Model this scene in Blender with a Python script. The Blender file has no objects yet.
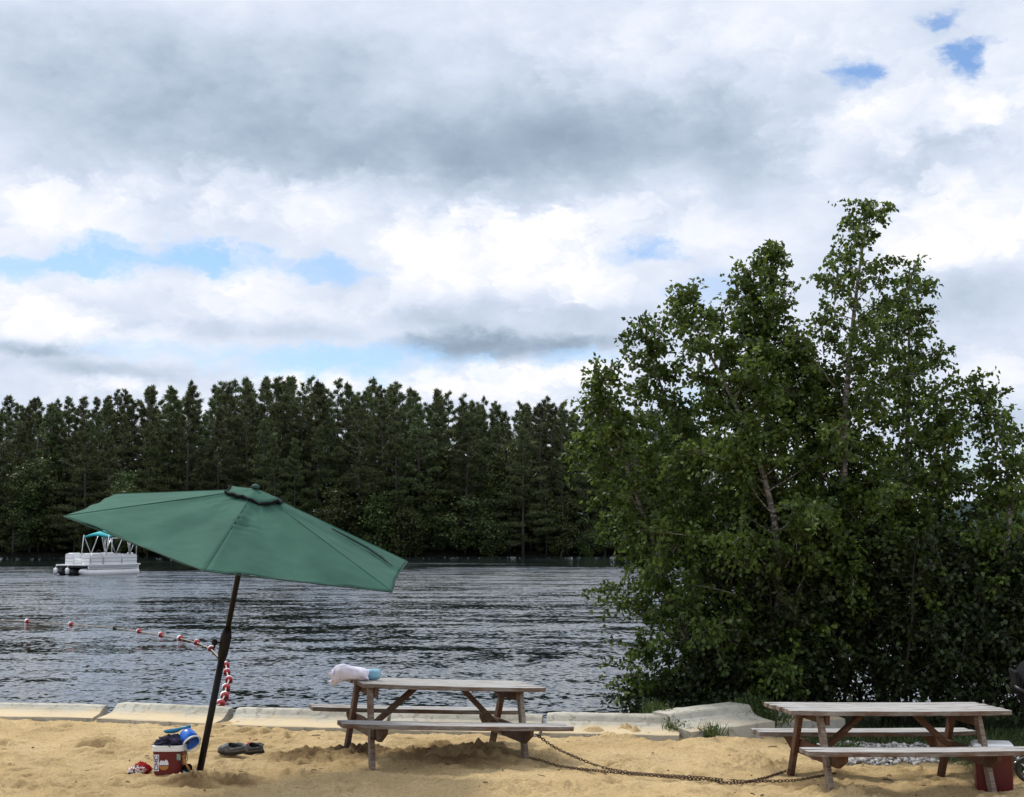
import bpy, bmesh, math, random
import numpy as np
from mathutils import Vector, Matrix, Euler

PI = math.pi
rng = np.random.default_rng(7)
random.seed(7)
S = bpy.context.scene
C = bpy.data.collections.new('lakeside'); S.collection.children.link(C)

# ------------------------------------------------------------------ camera
F, CAM_H = 1330.0, 2.05
TH = math.atan((540 - 398.5) / F)

def ray(px, py):
    a = (px - 512) / F; b = (398.5 - py) / F
    return np.array([a, math.cos(TH) - b * math.sin(TH), math.sin(TH) + b * math.cos(TH)])
def hitz(px, py, z=0.0):
    d = ray(px, py); t = (z - CAM_H) / d[2]
    return np.array([0, 0, CAM_H]) + t * d
def at_y(px, py, Y):
    d = ray(px, py); return np.array([0, 0, CAM_H]) + d * Y / d[1]

cd = bpy.data.cameras.new('camera'); cam = bpy.data.objects.new('camera', cd); C.objects.link(cam)
cam.location = (0, 0, CAM_H); cam.rotation_euler = (PI / 2 + TH, 0, 0)
cd.sensor_width = 36; cd.lens = F * 36 / 1024; cd.clip_start = 0.1; cd.clip_end = 8000
S.camera = cam
S.view_settings.view_transform = 'Standard'; S.view_settings.look = 'None'
S.view_settings.gamma = 1; S.view_settings.exposure = 0; S.view_settings.use_curve_mapping = False
S.cycles.max_bounces = 6; S.cycles.diffuse_bounces = 3; S.cycles.glossy_bounces = 3
S.cycles.transmission_bounces = 3; S.cycles.caustics_reflective = False; S.cycles.caustics_refractive = False

# ------------------------------------------------------------------ noise in numpy
_perm = rng.random((512, 512))
def vnoise(x, y):
    x = np.asarray(x, float); y = np.asarray(y, float)
    xi = np.floor(x).astype(int); yi = np.floor(y).astype(int)
    fx = x - xi; fy = y - yi
    fx = fx * fx * (3 - 2 * fx); fy = fy * fy * (3 - 2 * fy)
    g = lambda a, b: _perm[a % 512, b % 512]
    return ((g(xi, yi) * (1 - fx) + g(xi + 1, yi) * fx) * (1 - fy) + (g(xi, yi + 1) * (1 - fx) + g(xi + 1, yi + 1) * fx) * fy) - 0.5
def fbm(x, y, o=4, gain=0.5):
    s = 0; a = 1
    for i in range(o):
        s = s + a * vnoise(x + 17.3 * i, y + 9.1 * i); x = x * 2.03; y = y * 2.03; a *= gain
    return s
def sstep(a, b, x):
    t = np.clip((np.asarray(x, float) - a) / (b - a), 0, 1); return t * t * (3 - 2 * t)

# ------------------------------------------------------------------ node helpers
def newmat(name):
    m = bpy.data.materials.new(name); m.use_nodes = True
    nt = m.node_tree; p = nt.nodes['Principled BSDF']
    return m, nt, p
def nd(nt, t, **kw):
    n = nt.nodes.new(t)
    for k, v in kw.items(): setattr(n, k, v)
    return n
def setin(n, d):
    for k, v in d.items(): n.inputs[k].default_value = v
def col(c): return (c[0], c[1], c[2], 1)
def ramp(nt, stops, fac=None, interp='LINEAR'):
    r = nd(nt, 'ShaderNodeValToRGB'); r.color_ramp.interpolation = interp
    e = r.color_ramp.elements
    while len(e) < len(stops): e.new(0.5)
    for q, (p, c) in zip(e, stops): q.position = p; q.color = col(c)
    if fac is not None: nt.links.new(fac, r.inputs[0])
    return r
def noise(nt, vec, scale, detail=4, rough=0.55, mapscale=None, out='Fac'):
    n = nd(nt, 'ShaderNodeTexNoise'); setin(n, {'Scale': scale, 'Detail': detail, 'Roughness': rough})
    if mapscale is not None:
        mp = nd(nt, 'ShaderNodeMapping'); mp.inputs['Scale'].default_value = mapscale
        nt.links.new(vec, mp.inputs[0]); vec = mp.outputs[0]
    nt.links.new(vec, n.inputs['Vector'])
    return n.outputs[out]
def mixc(nt, fac, a, b, mode='MIX'):
    m = nd(nt, 'ShaderNodeMix', data_type='RGBA', blend_type=mode)
    for i, v in ((0, fac), (6, a), (7, b)):
        if hasattr(v, 'is_output'): nt.links.new(v, m.inputs[i])
        else: m.inputs[i].default_value = v if i == 0 else col(v)
    return m.outputs[2]
def bump(nt, p, h, strength=0.5, dist=0.01):
    b = nd(nt, 'ShaderNodeBump'); setin(b, {'Strength': strength, 'Distance': dist})
    nt.links.new(h, b.inputs['Height']); nt.links.new(b.outputs[0], p.inputs['Normal'])
def texco(nt, o='Object'):
    return nd(nt, 'ShaderNodeTexCoord').outputs[o]

def plain(name, c, rough=0.5, var=0.25, scale=8, metal=0.0, bumpd=0.0, stretch=None):
    """a base colour with soft mottling, grain in roughness and optional bump"""
    m, nt, p = newmat(name); tc = texco(nt)
    n = noise(nt, tc, scale, 5, 0.6, stretch)
    lo = tuple(v * (1 - var) for v in c); hi = tuple(min(1, v * (1 + var)) for v in c)
    r = ramp(nt, [(0.3, lo), (0.7, hi)], n)
    nt.links.new(r.outputs[0], p.inputs['Base Color'])
    setin(p, {'Roughness': rough, 'Metallic': metal})
    if rough >= .85: p.inputs['Specular IOR Level'].default_value = .12
    if bumpd: bump(nt, p, noise(nt, tc, scale * 4, 4, 0.6, stretch), 0.6, bumpd)
    return m

def wood(name, light, dark, stain, edge=0.5):
    m, nt, p = newmat(name); tc = texco(nt)
    oi = nd(nt, 'ShaderNodeObjectInfo')
    g = noise(nt, tc, 6, 8, 0.7, (0.6, 14, 14))
    r = ramp(nt, [(0.32, dark), (0.5, tuple((a + b) / 2 for a, b in zip(light, dark))), (0.68, light)], g)
    b = noise(nt, tc, 3.2, 6, 0.7, (1.0, 3, 3))
    rr = ramp(nt, [(edge - 0.06, (0, 0, 0)), (edge + 0.1, (1, 1, 1))], b)
    c = mixc(nt, rr.outputs[0], r.outputs[0], stain)
    # split cracks along the grain
    k = noise(nt, tc, 5, 3, 0.5, (0.5, 40, 40))
    kr = ramp(nt, [(0.34, (1, 1, 1)), (0.385, (0, 0, 0))], k)
    c = mixc(nt, kr.outputs[0], c, tuple(v * 0.35 for v in dark))
    nt.links.new(c, p.inputs['Base Color']); p.inputs['Roughness'].default_value = 0.85
    p.inputs['Specular IOR Level'].default_value = 0.2
    bump(nt, p, g, 0.5, 0.006)
    return m

M = {}
M['wood_top'] = wood('weathered_table_top', (0.47, 0.46, 0.445), (0.20, 0.185, 0.17), (0.19, 0.15, 0.12), 0.60)
M['wood_edge'] = wood('worn_plank_edge', (0.29, 0.26, 0.23), (0.10, 0.075, 0.058), (0.13, 0.08, 0.055), 0.5)
M['wood_leg'] = wood('stained_timber', (0.17, 0.12, 0.09), (0.055, 0.035, 0.025), (0.10, 0.05, 0.03), 0.5)
M['wood_leg_red'] = wood('red_brown_timber', (0.17, 0.10, 0.062), (0.05, 0.028, 0.019), (0.10, 0.045, 0.025), 0.48)
M['wood_leg_front'] = wood('pale_lit_leg_timber', (0.33, 0.28, 0.225), (0.12, 0.09, 0.07), (0.13, 0.075, 0.05), 0.54)  # paler wood: light on the front legs is put into its colour
M['concrete_dark'] = None
M['red_plastic'] = plain('red_plastic', (0.10, 0.003, 0.006), 0.4, 0.2)
M['white_plastic'] = plain('white_plastic', (0.72, 0.72, 0.70), 0.4, 0.07)
M['blue_plastic'] = plain('blue_plastic', (0.012, 0.14, 0.62), 0.3, 0.12)
M['teal_plastic'] = plain('teal_plastic', (0.03, 0.25, 0.42), 0.35, 0.15)
M['orange_plastic'] = plain('orange_brown_plastic', (0.42, 0.17, 0.035), 0.45, 0.15)
M['black_plastic'] = plain('black_plastic', (0.012, 0.012, 0.013), 0.45, 0.2)
M['black_fabric'] = plain('black_fabric', (0.010, 0.010, 0.011), 0.9, 0.3, 30, bumpd=0.002)
M['chrome'] = plain('worn_metal', (0.55, 0.55, 0.56), 0.3, 0.1, 10, 1.0)
M['alu'] = plain('aluminium', (0.62, 0.63, 0.64), 0.35, 0.08, 2, 0.7)
M['boat_white'] = plain('boat_white_panel', (0.70, 0.70, 0.695), 0.35, 0.06, 1.5)
M['boat_grey'] = plain('boat_grey_panel', (0.33, 0.34, 0.36), 0.4, 0.1, 2)
M['boat_dark'] = plain('boat_dark_trim_and_shade', (0.03, 0.03, 0.035), 0.5, 0.2, 2)
M['bimini'] = plain('teal_canvas', (0.01, 0.30, 0.33), 0.8, 0.15, 3)
M['rope'] = plain('rope', (0.35, 0.30, 0.24), 0.9, 0.3, 40)
M['rust'] = plain('rusty_iron', (0.085, 0.05, 0.03), 0.8, 0.5, 25, 0.3)
M['buoy_red'] = plain('buoy_red', (0.34, 0.014, 0.02), 0.4, 0.15)
M['pole'] = plain('dark_brown_pole', (0.007, 0.005, 0.0045), 0.55, 0.3, 10)
M['hem'] = plain('canopy_hem', (0.012, 0.045, 0.035), 0.8, 0.2, 10)
M['rock'] = plain('pale_gravel', (0.42, 0.39, 0.36), 0.9, 0.45, 6)
M['shoe_grey'] = plain('grey_camouflage_foam', (0.10, 0.105, 0.107), 0.7, 0.75, 26)
M['shoe_dark'] = plain('dark_foam', (0.025, 0.022, 0.022), 0.8, 0.3, 30)
M['cloth_navy'] = plain('dark_purple_cloth', (0.055, 0.05, 0.085), 0.95, 0.85, 14, bumpd=0.006)
M['cloth_red'] = plain('red_cloth', (0.42, 0.025, 0.03), 0.9, 0.4, 14, bumpd=0.005)
M['cloth_black'] = plain('black_cloth', (0.012, 0.013, 0.013), 0.9, 0.4, 16)
M['bag_white'] = plain('white_bag', (0.76, 0.74, 0.88), 0.5, 0.14, 7, bumpd=0.02)
M['bag_blue'] = plain('pale_blue_wrap', (0.22, 0.44, 0.58), 0.5, 0.2, 12, bumpd=0.004)
M['sticker_ink'] = plain('sticker_ink', (0.02, 0.015, 0.06), 0.5, 0.1)
M['sticker_pale'] = plain('pale_sticker', (0.70, 0.66, 0.72), 0.5, 0.06)
M['sticker_green'] = plain('grey_green_sticker', (0.20, 0.27, 0.22), 0.5, 0.4, 30)

def patterned_cloth():
    m, nt, p = newmat('patterned_cloth'); tc = texco(nt)
    n = noise(nt, tc, 34, 2, 0.5)
    r = ramp(nt, [(0.40, (0.03, 0.02, 0.025)), (0.44, (0.66, 0.60, 0.58)), (0.56, (0.7, 0.64, 0.62)), (0.60, (0.40, 0.03, 0.03))], n)
    nt.links.new(r.outputs[0], p.inputs['Base Color']); p.inputs['Roughness'].default_value = 0.9
    return m
M['cloth_pattern'] = patterned_cloth()

def canopy_mat():
    m, nt, p = newmat('green_canvas'); tc = texco(nt)
    n = noise(nt, tc, 2.2, 6, 0.65)
    r = ramp(nt, [(0.3, (0.034, 0.090, 0.066)), (0.72, (0.048, 0.118, 0.086))], n)
    fd = ramp(nt, [(0.35, (0.82, 0.84, 0.84)), (0.65, (1.1, 1.08, 1.08))], noise(nt, tc, 0.8, 7, 0.7))
    cc = mixc(nt, 1.0, r.outputs[0], fd.outputs[0], 'MULTIPLY')
    nt.links.new(cc, p.inputs['Base Color'])
    setin(p, {'Roughness': 0.85, 'Specular IOR Level': 0.10})
    w = noise(nt, tc, 190, 2, 0.5)
    fold = noise(nt, tc, 1.6, 3, 0.6, (1, 1, 3))
    b = nd(nt, 'ShaderNodeMath', operation='MULTIPLY_ADD'); b.inputs[1].default_value = 0.12
    nt.links.new(w, b.inputs[0]); nt.links.new(fold, b.inputs[2])
    bump(nt, p, b.outputs[0], 0.35, 0.03)
    return m
M['canopy'] = canopy_mat()

def sand_mat():
    m, nt, p = newmat('beach_sand'); tc = texco(nt)
    big = noise(nt, tc, 0.9, 5, 0.6)
    fine = noise(nt, tc, 38, 6, 0.75)
    grit = noise(nt, tc, 160, 3, 0.6)
    a = ramp(nt, [(0.3, (0.54, 0.385, 0.19)), (0.52, (0.66, 0.485, 0.25)), (0.75, (0.73, 0.56, 0.315))], big)
    f = ramp(nt, [(0.30, (0.55, 0.50, 0.45)), (0.55, (1, 1, 1))], fine)
    c = mixc(nt, 0.85, a.outputs[0], f.outputs[0], 'MULTIPLY')
    g = ramp(nt, [(0.26, (0.30, 0.26, 0.22)), (0.34, (1, 1, 1))], grit)
    c = mixc(nt, 0.6, c, g.outputs[0], 'MULTIPLY')
    # damp dug-out sand, where the sheet carries the mask 'damp'
    at = nd(nt, 'ShaderNodeAttribute', attribute_name='damp')
    dn = noise(nt, tc, 11, 8, 0.8)
    dm = nd(nt, 'ShaderNodeMath', operation='MULTIPLY_ADD'); dm.inputs[1].default_value = 1.2
    nt.links.new(at.outputs['Fac'], dm.inputs[0])
    sb = nd(nt, 'ShaderNodeMath', operation='SUBTRACT'); nt.links.new(dn, sb.inputs[0]); sb.inputs[1].default_value = 0.72
    nt.links.new(sb.outputs[0], dm.inputs[2]); dm.use_clamp = True
    c = mixc(nt, dm.outputs[0], c, (0.175, 0.108, 0.053))
    soil = nd(nt, 'ShaderNodeAttribute', attribute_name='soil')
    sn = noise(nt, tc, 9, 6, 0.7)
    sr = ramp(nt, [(0.35, (0.022, 0.024, 0.012)), (0.55, (0.045, 0.05, 0.022)), (0.75, (0.07, 0.055, 0.035))], sn)
    c = mixc(nt, soil.outputs['Fac'], c, sr.outputs[0])
    nt.links.new(c, p.inputs['Base Color']); setin(p, {'Roughness': 0.95, 'Specular IOR Level': 0.1})
    h = nd(nt, 'ShaderNodeMath', operation='MULTIPLY_ADD'); h.inputs[1].default_value = 0.3
    nt.links.new(grit, h.inputs[0]); nt.links.new(fine, h.inputs[2])
    bump(nt, p, h.outputs[0], 0.9, 0.04)
    return m
M['sand'] = sand_mat()

def concrete_mat():
    m, nt, p = newmat('old_concrete'); tc = texco(nt)
    n = noise(nt, tc, 2.5, 7, 0.7); f = noise(nt, tc, 45, 4, 0.7)
    r = ramp(nt, [(0.3, (0.30, 0.285, 0.235)), (0.6, (0.43, 0.405, 0.335)), (0.8, (0.50, 0.475, 0.40))], n)
    fr = ramp(nt, [(0.3, (0.45, 0.42, 0.38)), (0.42, (1, 1, 1))], f)
    c = mixc(nt, 0.6, r.outputs[0], fr.outputs[0], 'MULTIPLY')
    st = noise(nt, tc, 1.7, 8, 0.75); sr0 = ramp(nt, [(0.36, (0.50, 0.47, 0.42)), (0.50, (1, 1, 1))], st)
    c = mixc(nt, 0.75, c, sr0.outputs[0], 'MULTIPLY')
    vc = nd(nt, 'ShaderNodeTexVoronoi', feature='DISTANCE_TO_EDGE'); vc.inputs['Scale'].default_value = 1.1
    wv = nd(nt, 'ShaderNodeVectorMath', operation='ADD'); wn = nd(nt, 'ShaderNodeTexNoise'); setin(wn, {'Scale': 3.0, 'Detail': 6}); nt.links.new(tc, wn.inputs['Vector'])
    nt.links.new(tc, wv.inputs[0]); nt.links.new(wn.outputs['Color'], wv.inputs[1]); nt.links.new(wv.outputs[0], vc.inputs['Vector'])
    ck = ramp(nt, [(0.006, (.25, .23, .2)), (0.016, (1, 1, 1))], vc.outputs['Distance']); c = mixc(nt, 0.45, c, ck.outputs[0], 'MULTIPLY')
    pt = ramp(nt, [(0.30, (.4, .37, .33)), (0.36, (1, 1, 1))], noise(nt, tc, 14, 5, .7)); c = mixc(nt, 0.7, c, pt.outputs[0], 'MULTIPLY')
    # wind-blown sand lying on the low shelf
    sp = nd(nt, 'ShaderNodeSeparateXYZ'); nt.links.new(tc, sp.inputs[0])
    sn = noise(nt, tc, 3, 5, 0.65)
    a = nd(nt, 'ShaderNodeMath', operation='MULTIPLY_ADD'); a.inputs[1].default_value = 0.14
    nt.links.new(sn, a.inputs[0]); nt.links.new(sp.outputs[2], a.inputs[2])
    sr = ramp(nt, [(0.125, (1, 1, 1)), (0.19, (0, 0, 0))], a.outputs[0])
    gn = nd(nt, 'ShaderNodeNewGeometry'); sx = nd(nt, 'ShaderNodeSeparateXYZ'); nt.links.new(gn.outputs['True Normal'], sx.inputs[0])
    up = nd(nt, 'ShaderNodeMapRange'); setin(up, {'From Min': 0.55, 'From Max': 0.85}); nt.links.new(sx.outputs[2], up.inputs[0])
    mu = nd(nt, 'ShaderNodeMath', operation='MULTIPLY'); nt.links.new(up.outputs[0], mu.inputs[0]); nt.links.new(sr.outputs[0], mu.inputs[1])
    c = mixc(nt, mu.outputs[0], c, (0.50, 0.395, 0.24))
    nt.links.new(c, p.inputs['Base Color']); p.inputs['Roughness'].default_value = 0.95
    bump(nt, p, f, 0.5, 0.008)
    return m
M['concrete'] = concrete_mat()

def leaf_mat(name, dark, mid, light, trans=0.3, objvar=0.0):
    m, nt, p = newmat(name)
    at = nd(nt, 'ShaderNodeAttribute', attribute_name='tone')
    r = ramp(nt, [(0.0, dark), (0.5, mid), (1.0, light)], at.outputs['Fac'])
    c = r.outputs[0]
    if objvar:
        oi = nd(nt, 'ShaderNodeObjectInfo')
        hs = nd(nt, 'ShaderNodeHueSaturation')
        mr = nd(nt, 'ShaderNodeMapRange'); setin(mr, {'To Min': 0.5 - 0.03 * objvar, 'To Max': 0.5 + 0.02 * objvar})
        mv = nd(nt, 'ShaderNodeMapRange'); setin(mv, {'To Min': 1 - 0.35 * objvar, 'To Max': 1 + 0.35 * objvar})
        nt.links.new(oi.outputs['Random'], mr.inputs[0]); nt.links.new(oi.outputs['Random'], mv.inputs[0])
        nt.links.new(mr.outputs[0], hs.inputs['Hue']); nt.links.new(mv.outputs[0], hs.inputs['Value'])
        nt.links.new(c, hs.inputs['Color']); c = hs.outputs[0]
    nt.links.new(c, p.inputs['Base Color']); setin(p, {'Roughness': 0.5, 'Specular IOR Level': 0.3})
    t = nd(nt, 'ShaderNodeBsdfTranslucent'); nt.links.new(c, t.inputs[0])
    mx = nd(nt, 'ShaderNodeMixShader'); mx.inputs[0].default_value = trans
    out = nt.nodes['Material Output']
    nt.links.new(p.outputs[0], mx.inputs[1]); nt.links.new(t.outputs[0], mx.inputs[2]); nt.links.new(mx.outputs[0], out.inputs[0])
    return m
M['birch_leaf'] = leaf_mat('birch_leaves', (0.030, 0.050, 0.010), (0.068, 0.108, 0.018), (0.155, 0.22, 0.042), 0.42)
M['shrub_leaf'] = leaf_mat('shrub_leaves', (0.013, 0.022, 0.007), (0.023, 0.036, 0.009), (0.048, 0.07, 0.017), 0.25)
M['pine_leaf'] = leaf_mat('pine_needles', (0.046, 0.062, 0.024), (0.082, 0.104, 0.038), (0.14, 0.16, 0.056), 0.15, 1.0)
M['broad_leaf'] = leaf_mat('broad_leaves', (0.040, 0.058, 0.018), (0.066, 0.090, 0.026), (0.11, 0.138, 0.038), 0.25, 1.0)
M['grass'] = leaf_mat('grass_blades', (0.035, 0.06, 0.015), (0.065, 0.105, 0.03), (0.16, 0.17, 0.06), 0.3)

def bark(name, base, mark, amount):
    m, nt, p = newmat(name); tc = texco(nt)
    n = noise(nt, tc, 4, 6, 0.7, (2, 2, 9)); r = ramp(nt, [(amount - 0.04, mark), (amount + 0.05, base)], n)
    nt.links.new(r.outputs[0], p.inputs['Base Color']); p.inputs['Roughness'].default_value = 0.9
    bump(nt, p, n, 0.5, 0.02)
    return m
M['birch_bark'] = bark('birch_bark', (0.22, 0.20, 0.175), (0.05, 0.042, 0.036), 0.50)
M['dark_bark'] = bark('dark_bark', (0.05, 0.04, 0.032), (0.02, 0.016, 0.013), 0.5)
M['pine_bark'] = bark('pine_bark', (0.09, 0.078, 0.066), (0.035, 0.03, 0.026), 0.48)

def bank_mat(name, a, b, sc):
    m, nt, p = newmat(name); tc = texco(nt)
    n = noise(nt, tc, sc, 8, 0.7)
    r = ramp(nt, [(0.35, a), (0.7, b)], n); nt.links.new(r.outputs[0], p.inputs['Base Color'])
    setin(p, {'Roughness': 1.0, 'Specular IOR Level': 0.05}); bump(nt, p, n, 1.0, 3.0)
    return m
M['bank'] = bank_mat('forest_floor', (0.012, 0.014, 0.008), (0.035, 0.032, 0.022), 0.3)
M['hill'] = bank_mat('hazy_wooded_hill', (0.022, 0.036, 0.036), (0.04, 0.06, 0.058), 0.09)  # blue-green tone: distance haze is mixed into the hill's colour

def water_mat():
    m, nt, p = newmat('lake_water')
    geo = nd(nt, 'ShaderNodeNewGeometry'); pos = geo.outputs['Position']
    def slopes(scale, mapsc, ax, ay, rot=0.0):
        n = nd(nt, 'ShaderNodeTexNoise'); setin(n, {'Scale': scale, 'Detail': 2.5, 'Roughness': 0.55, 'Distortion': 0.3})
        mp = nd(nt, 'ShaderNodeMapping'); mp.inputs['Scale'].default_value = mapsc; mp.inputs['Rotation'].default_value = (0, 0, rot)
        nt.links.new(pos, mp.inputs[0]); nt.links.new(mp.outputs[0], n.inputs['Vector'])
        s = nd(nt, 'ShaderNodeVectorMath', operation='SUBTRACT'); s.inputs[1].default_value = (0.5, 0.5, 0.5)
        nt.links.new(n.outputs['Color'], s.inputs[0])
        k = nd(nt, 'ShaderNodeVectorMath', operation='MULTIPLY'); k.inputs[1].default_value = (ax, ay, 0)
        nt.links.new(s.outputs[0], k.inputs[0]); return k.outputs[0]
    def add(a, b):
        v = nd(nt, 'ShaderNodeVectorMath', operation='ADD'); nt.links.new(a, v.inputs[0])
        if hasattr(b, 'is_output'): nt.links.new(b, v.inputs[1])
        else: v.inputs[1].default_value = b
        return v.outputs[0]
    s1 = slopes(2.2, (0.8, 0.9, 1), 0.24, 0.56, 0.10)
    s2 = slopes(8.5, (0.8, 0.8, 1), 0.34, 0.86, -0.15)
    s3 = slopes(0.55, (0.30, 1.0, 1), 0.10, 0.62, 0.06)
    tot = add(add(s1, s2), s3)
    # gusts and slicks: broad streaks where the ripples are stronger or nearly gone
    gn = noise(nt, pos, 0.06, 4, 0.6, (0.5, 1.0, 1))
    sy = nd(nt, 'ShaderNodeSeparateXYZ'); nt.links.new(pos, sy.inputs[0])
    yy = nd(nt, 'ShaderNodeMath', operation='MULTIPLY_ADD'); yy.inputs[1].default_value = 1 / 210; nt.links.new(sy.outputs[1], yy.inputs[0])
    gm = nd(nt, 'ShaderNodeMath', operation='MULTIPLY_ADD'); gm.inputs[1].default_value = 0.34; gm.inputs[2].default_value = -0.17; nt.links.new(gn, gm.inputs[0])
    gs = nd(nt, 'ShaderNodeMath', operation='MULTIPLY'); nt.links.new(gm.outputs[0], gs.inputs[0]); nt.links.new(yy.outputs[0], gs.inputs[1]); yy.inputs[2].default_value = 0.0
    ya = nd(nt, 'ShaderNodeMath', operation='MULTIPLY_ADD'); ya.inputs[1].default_value = 3.2; nt.links.new(gs.outputs[0], ya.inputs[0]); nt.links.new(yy.outputs[0], ya.inputs[2])
    xl = nd(nt, 'ShaderNodeMapRange', interpolation_type='SMOOTHSTEP'); setin(xl, {'From Min': -34.0, 'From Max': -6.0, 'To Min': 0.10, 'To Max': 0.0}); nt.links.new(sy.outputs[0], xl.inputs[0])
    yb = nd(nt, 'ShaderNodeMath', operation='ADD'); nt.links.new(ya.outputs[0], yb.inputs[0]); nt.links.new(xl.outputs[0], yb.inputs[1])
    g = lambda v: (v, v, v)
    gw = ramp(nt, [(0.08, g(.42)), (0.125, g(.44)), (0.17, g(.42)), (0.23, g(.46)), (0.30, g(.52)), (0.56, g(.56)), (0.64, g(.24)), (0.68, g(.10)), (0.75, g(.10)), (0.80, g(.45)), (0.86, g(.08)), (0.96, g(.05))], yb.outputs[0])
    sc = nd(nt, 'ShaderNodeVectorMath', operation='SCALE'); nt.links.new(tot, sc.inputs[0]); nt.links.new(gw.outputs[0], sc.inputs['Scale'])
    # the faces one sees of the ripples lean towards the beach the wind blows at
    bw = ramp(nt, [(0.08, g(.50)), (0.125, g(.46)), (0.17, g(.30)), (0.24, g(.34)), (0.31, g(.80)), (0.56, g(1.0)), (0.64, g(.35)), (0.68, g(.02)), (0.75, g(.02)), (0.80, g(.7)), (0.86, g(.02))], yb.outputs[0])
    bv = nd(nt, 'ShaderNodeVectorMath', operation='SCALE'); bv.inputs[0].default_value = (0, -0.085, 0); nt.links.new(bw.outputs[0], bv.inputs['Scale'])
    bs = nd(nt, 'ShaderNodeVectorMath', operation='ADD'); nt.links.new(sc.outputs[0], bs.inputs[0]); nt.links.new(bv.outputs[0], bs.inputs[1]); sc = bs
    nn = add(sc.outputs[0], (0, 0, 1))
    no = nd(nt, 'ShaderNodeVectorMath', operation='NORMALIZE'); nt.links.new(nn, no.inputs[0])
    nt.links.new(no.outputs[0], p.inputs['Normal'])
    p.inputs['Base Color'].default_value = (0.009, 0.014, 0.016, 1)
    setin(p, {'Roughness': 0.05, 'IOR': 1.45})
    return m
M['water'] = water_mat()

# ------------------------------------------------------------------ mesh helpers
def raw_mesh(name, V, Fc, mats, parent=None, smooth=False, midx=None, attrs=None):
    me = bpy.data.meshes.new(name)
    V = np.asarray(V, dtype=np.float32)
    if isinstance(Fc, np.ndarray):
        n, k = Fc.shape
        me.vertices.add(len(V)); me.vertices.foreach_set('co', V.ravel())
        me.loops.add(n * k); me.loops.foreach_set('vertex_index', Fc.astype(np.int32).ravel())
        me.polygons.add(n); me.polygons.foreach_set('loop_start', np.arange(0, n * k, k, dtype=np.int32))
        me.update(calc_edges=True)
    else:
        me.from_pydata([tuple(v) for v in V.tolist()], [], Fc); me.update()
    for m in (mats if isinstance(mats, (list, tuple)) else [mats]): me.materials.append(m)
    if midx is not None: me.polygons.foreach_set('material_index', np.asarray(midx, dtype=np.int32))
    if smooth: me.polygons.foreach_set('use_smooth', np.ones(len(me.polygons), dtype=bool))
    for k, (dom, val) in (attrs or {}).items():
        a = me.attributes.new(k, 'FLOAT', dom); a.data.foreach_set('value', np.asarray(val, dtype=np.float32))
    me.validate(); me.update()
    o = bpy.data.objects.new(name, me); C.objects.link(o)
    if parent is not None: o.parent = parent
    return o

def frame_of(d):
    d = np.asarray(d, float); d = d / (np.linalg.norm(d) + 1e-12)
    u = np.array([0, 0, 1.0]) if abs(d[2]) < 0.95 else np.array([1.0, 0, 0])
    a = np.cross(u, d); a /= np.linalg.norm(a); b = np.cross(d, a)
    return d, a, b

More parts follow.
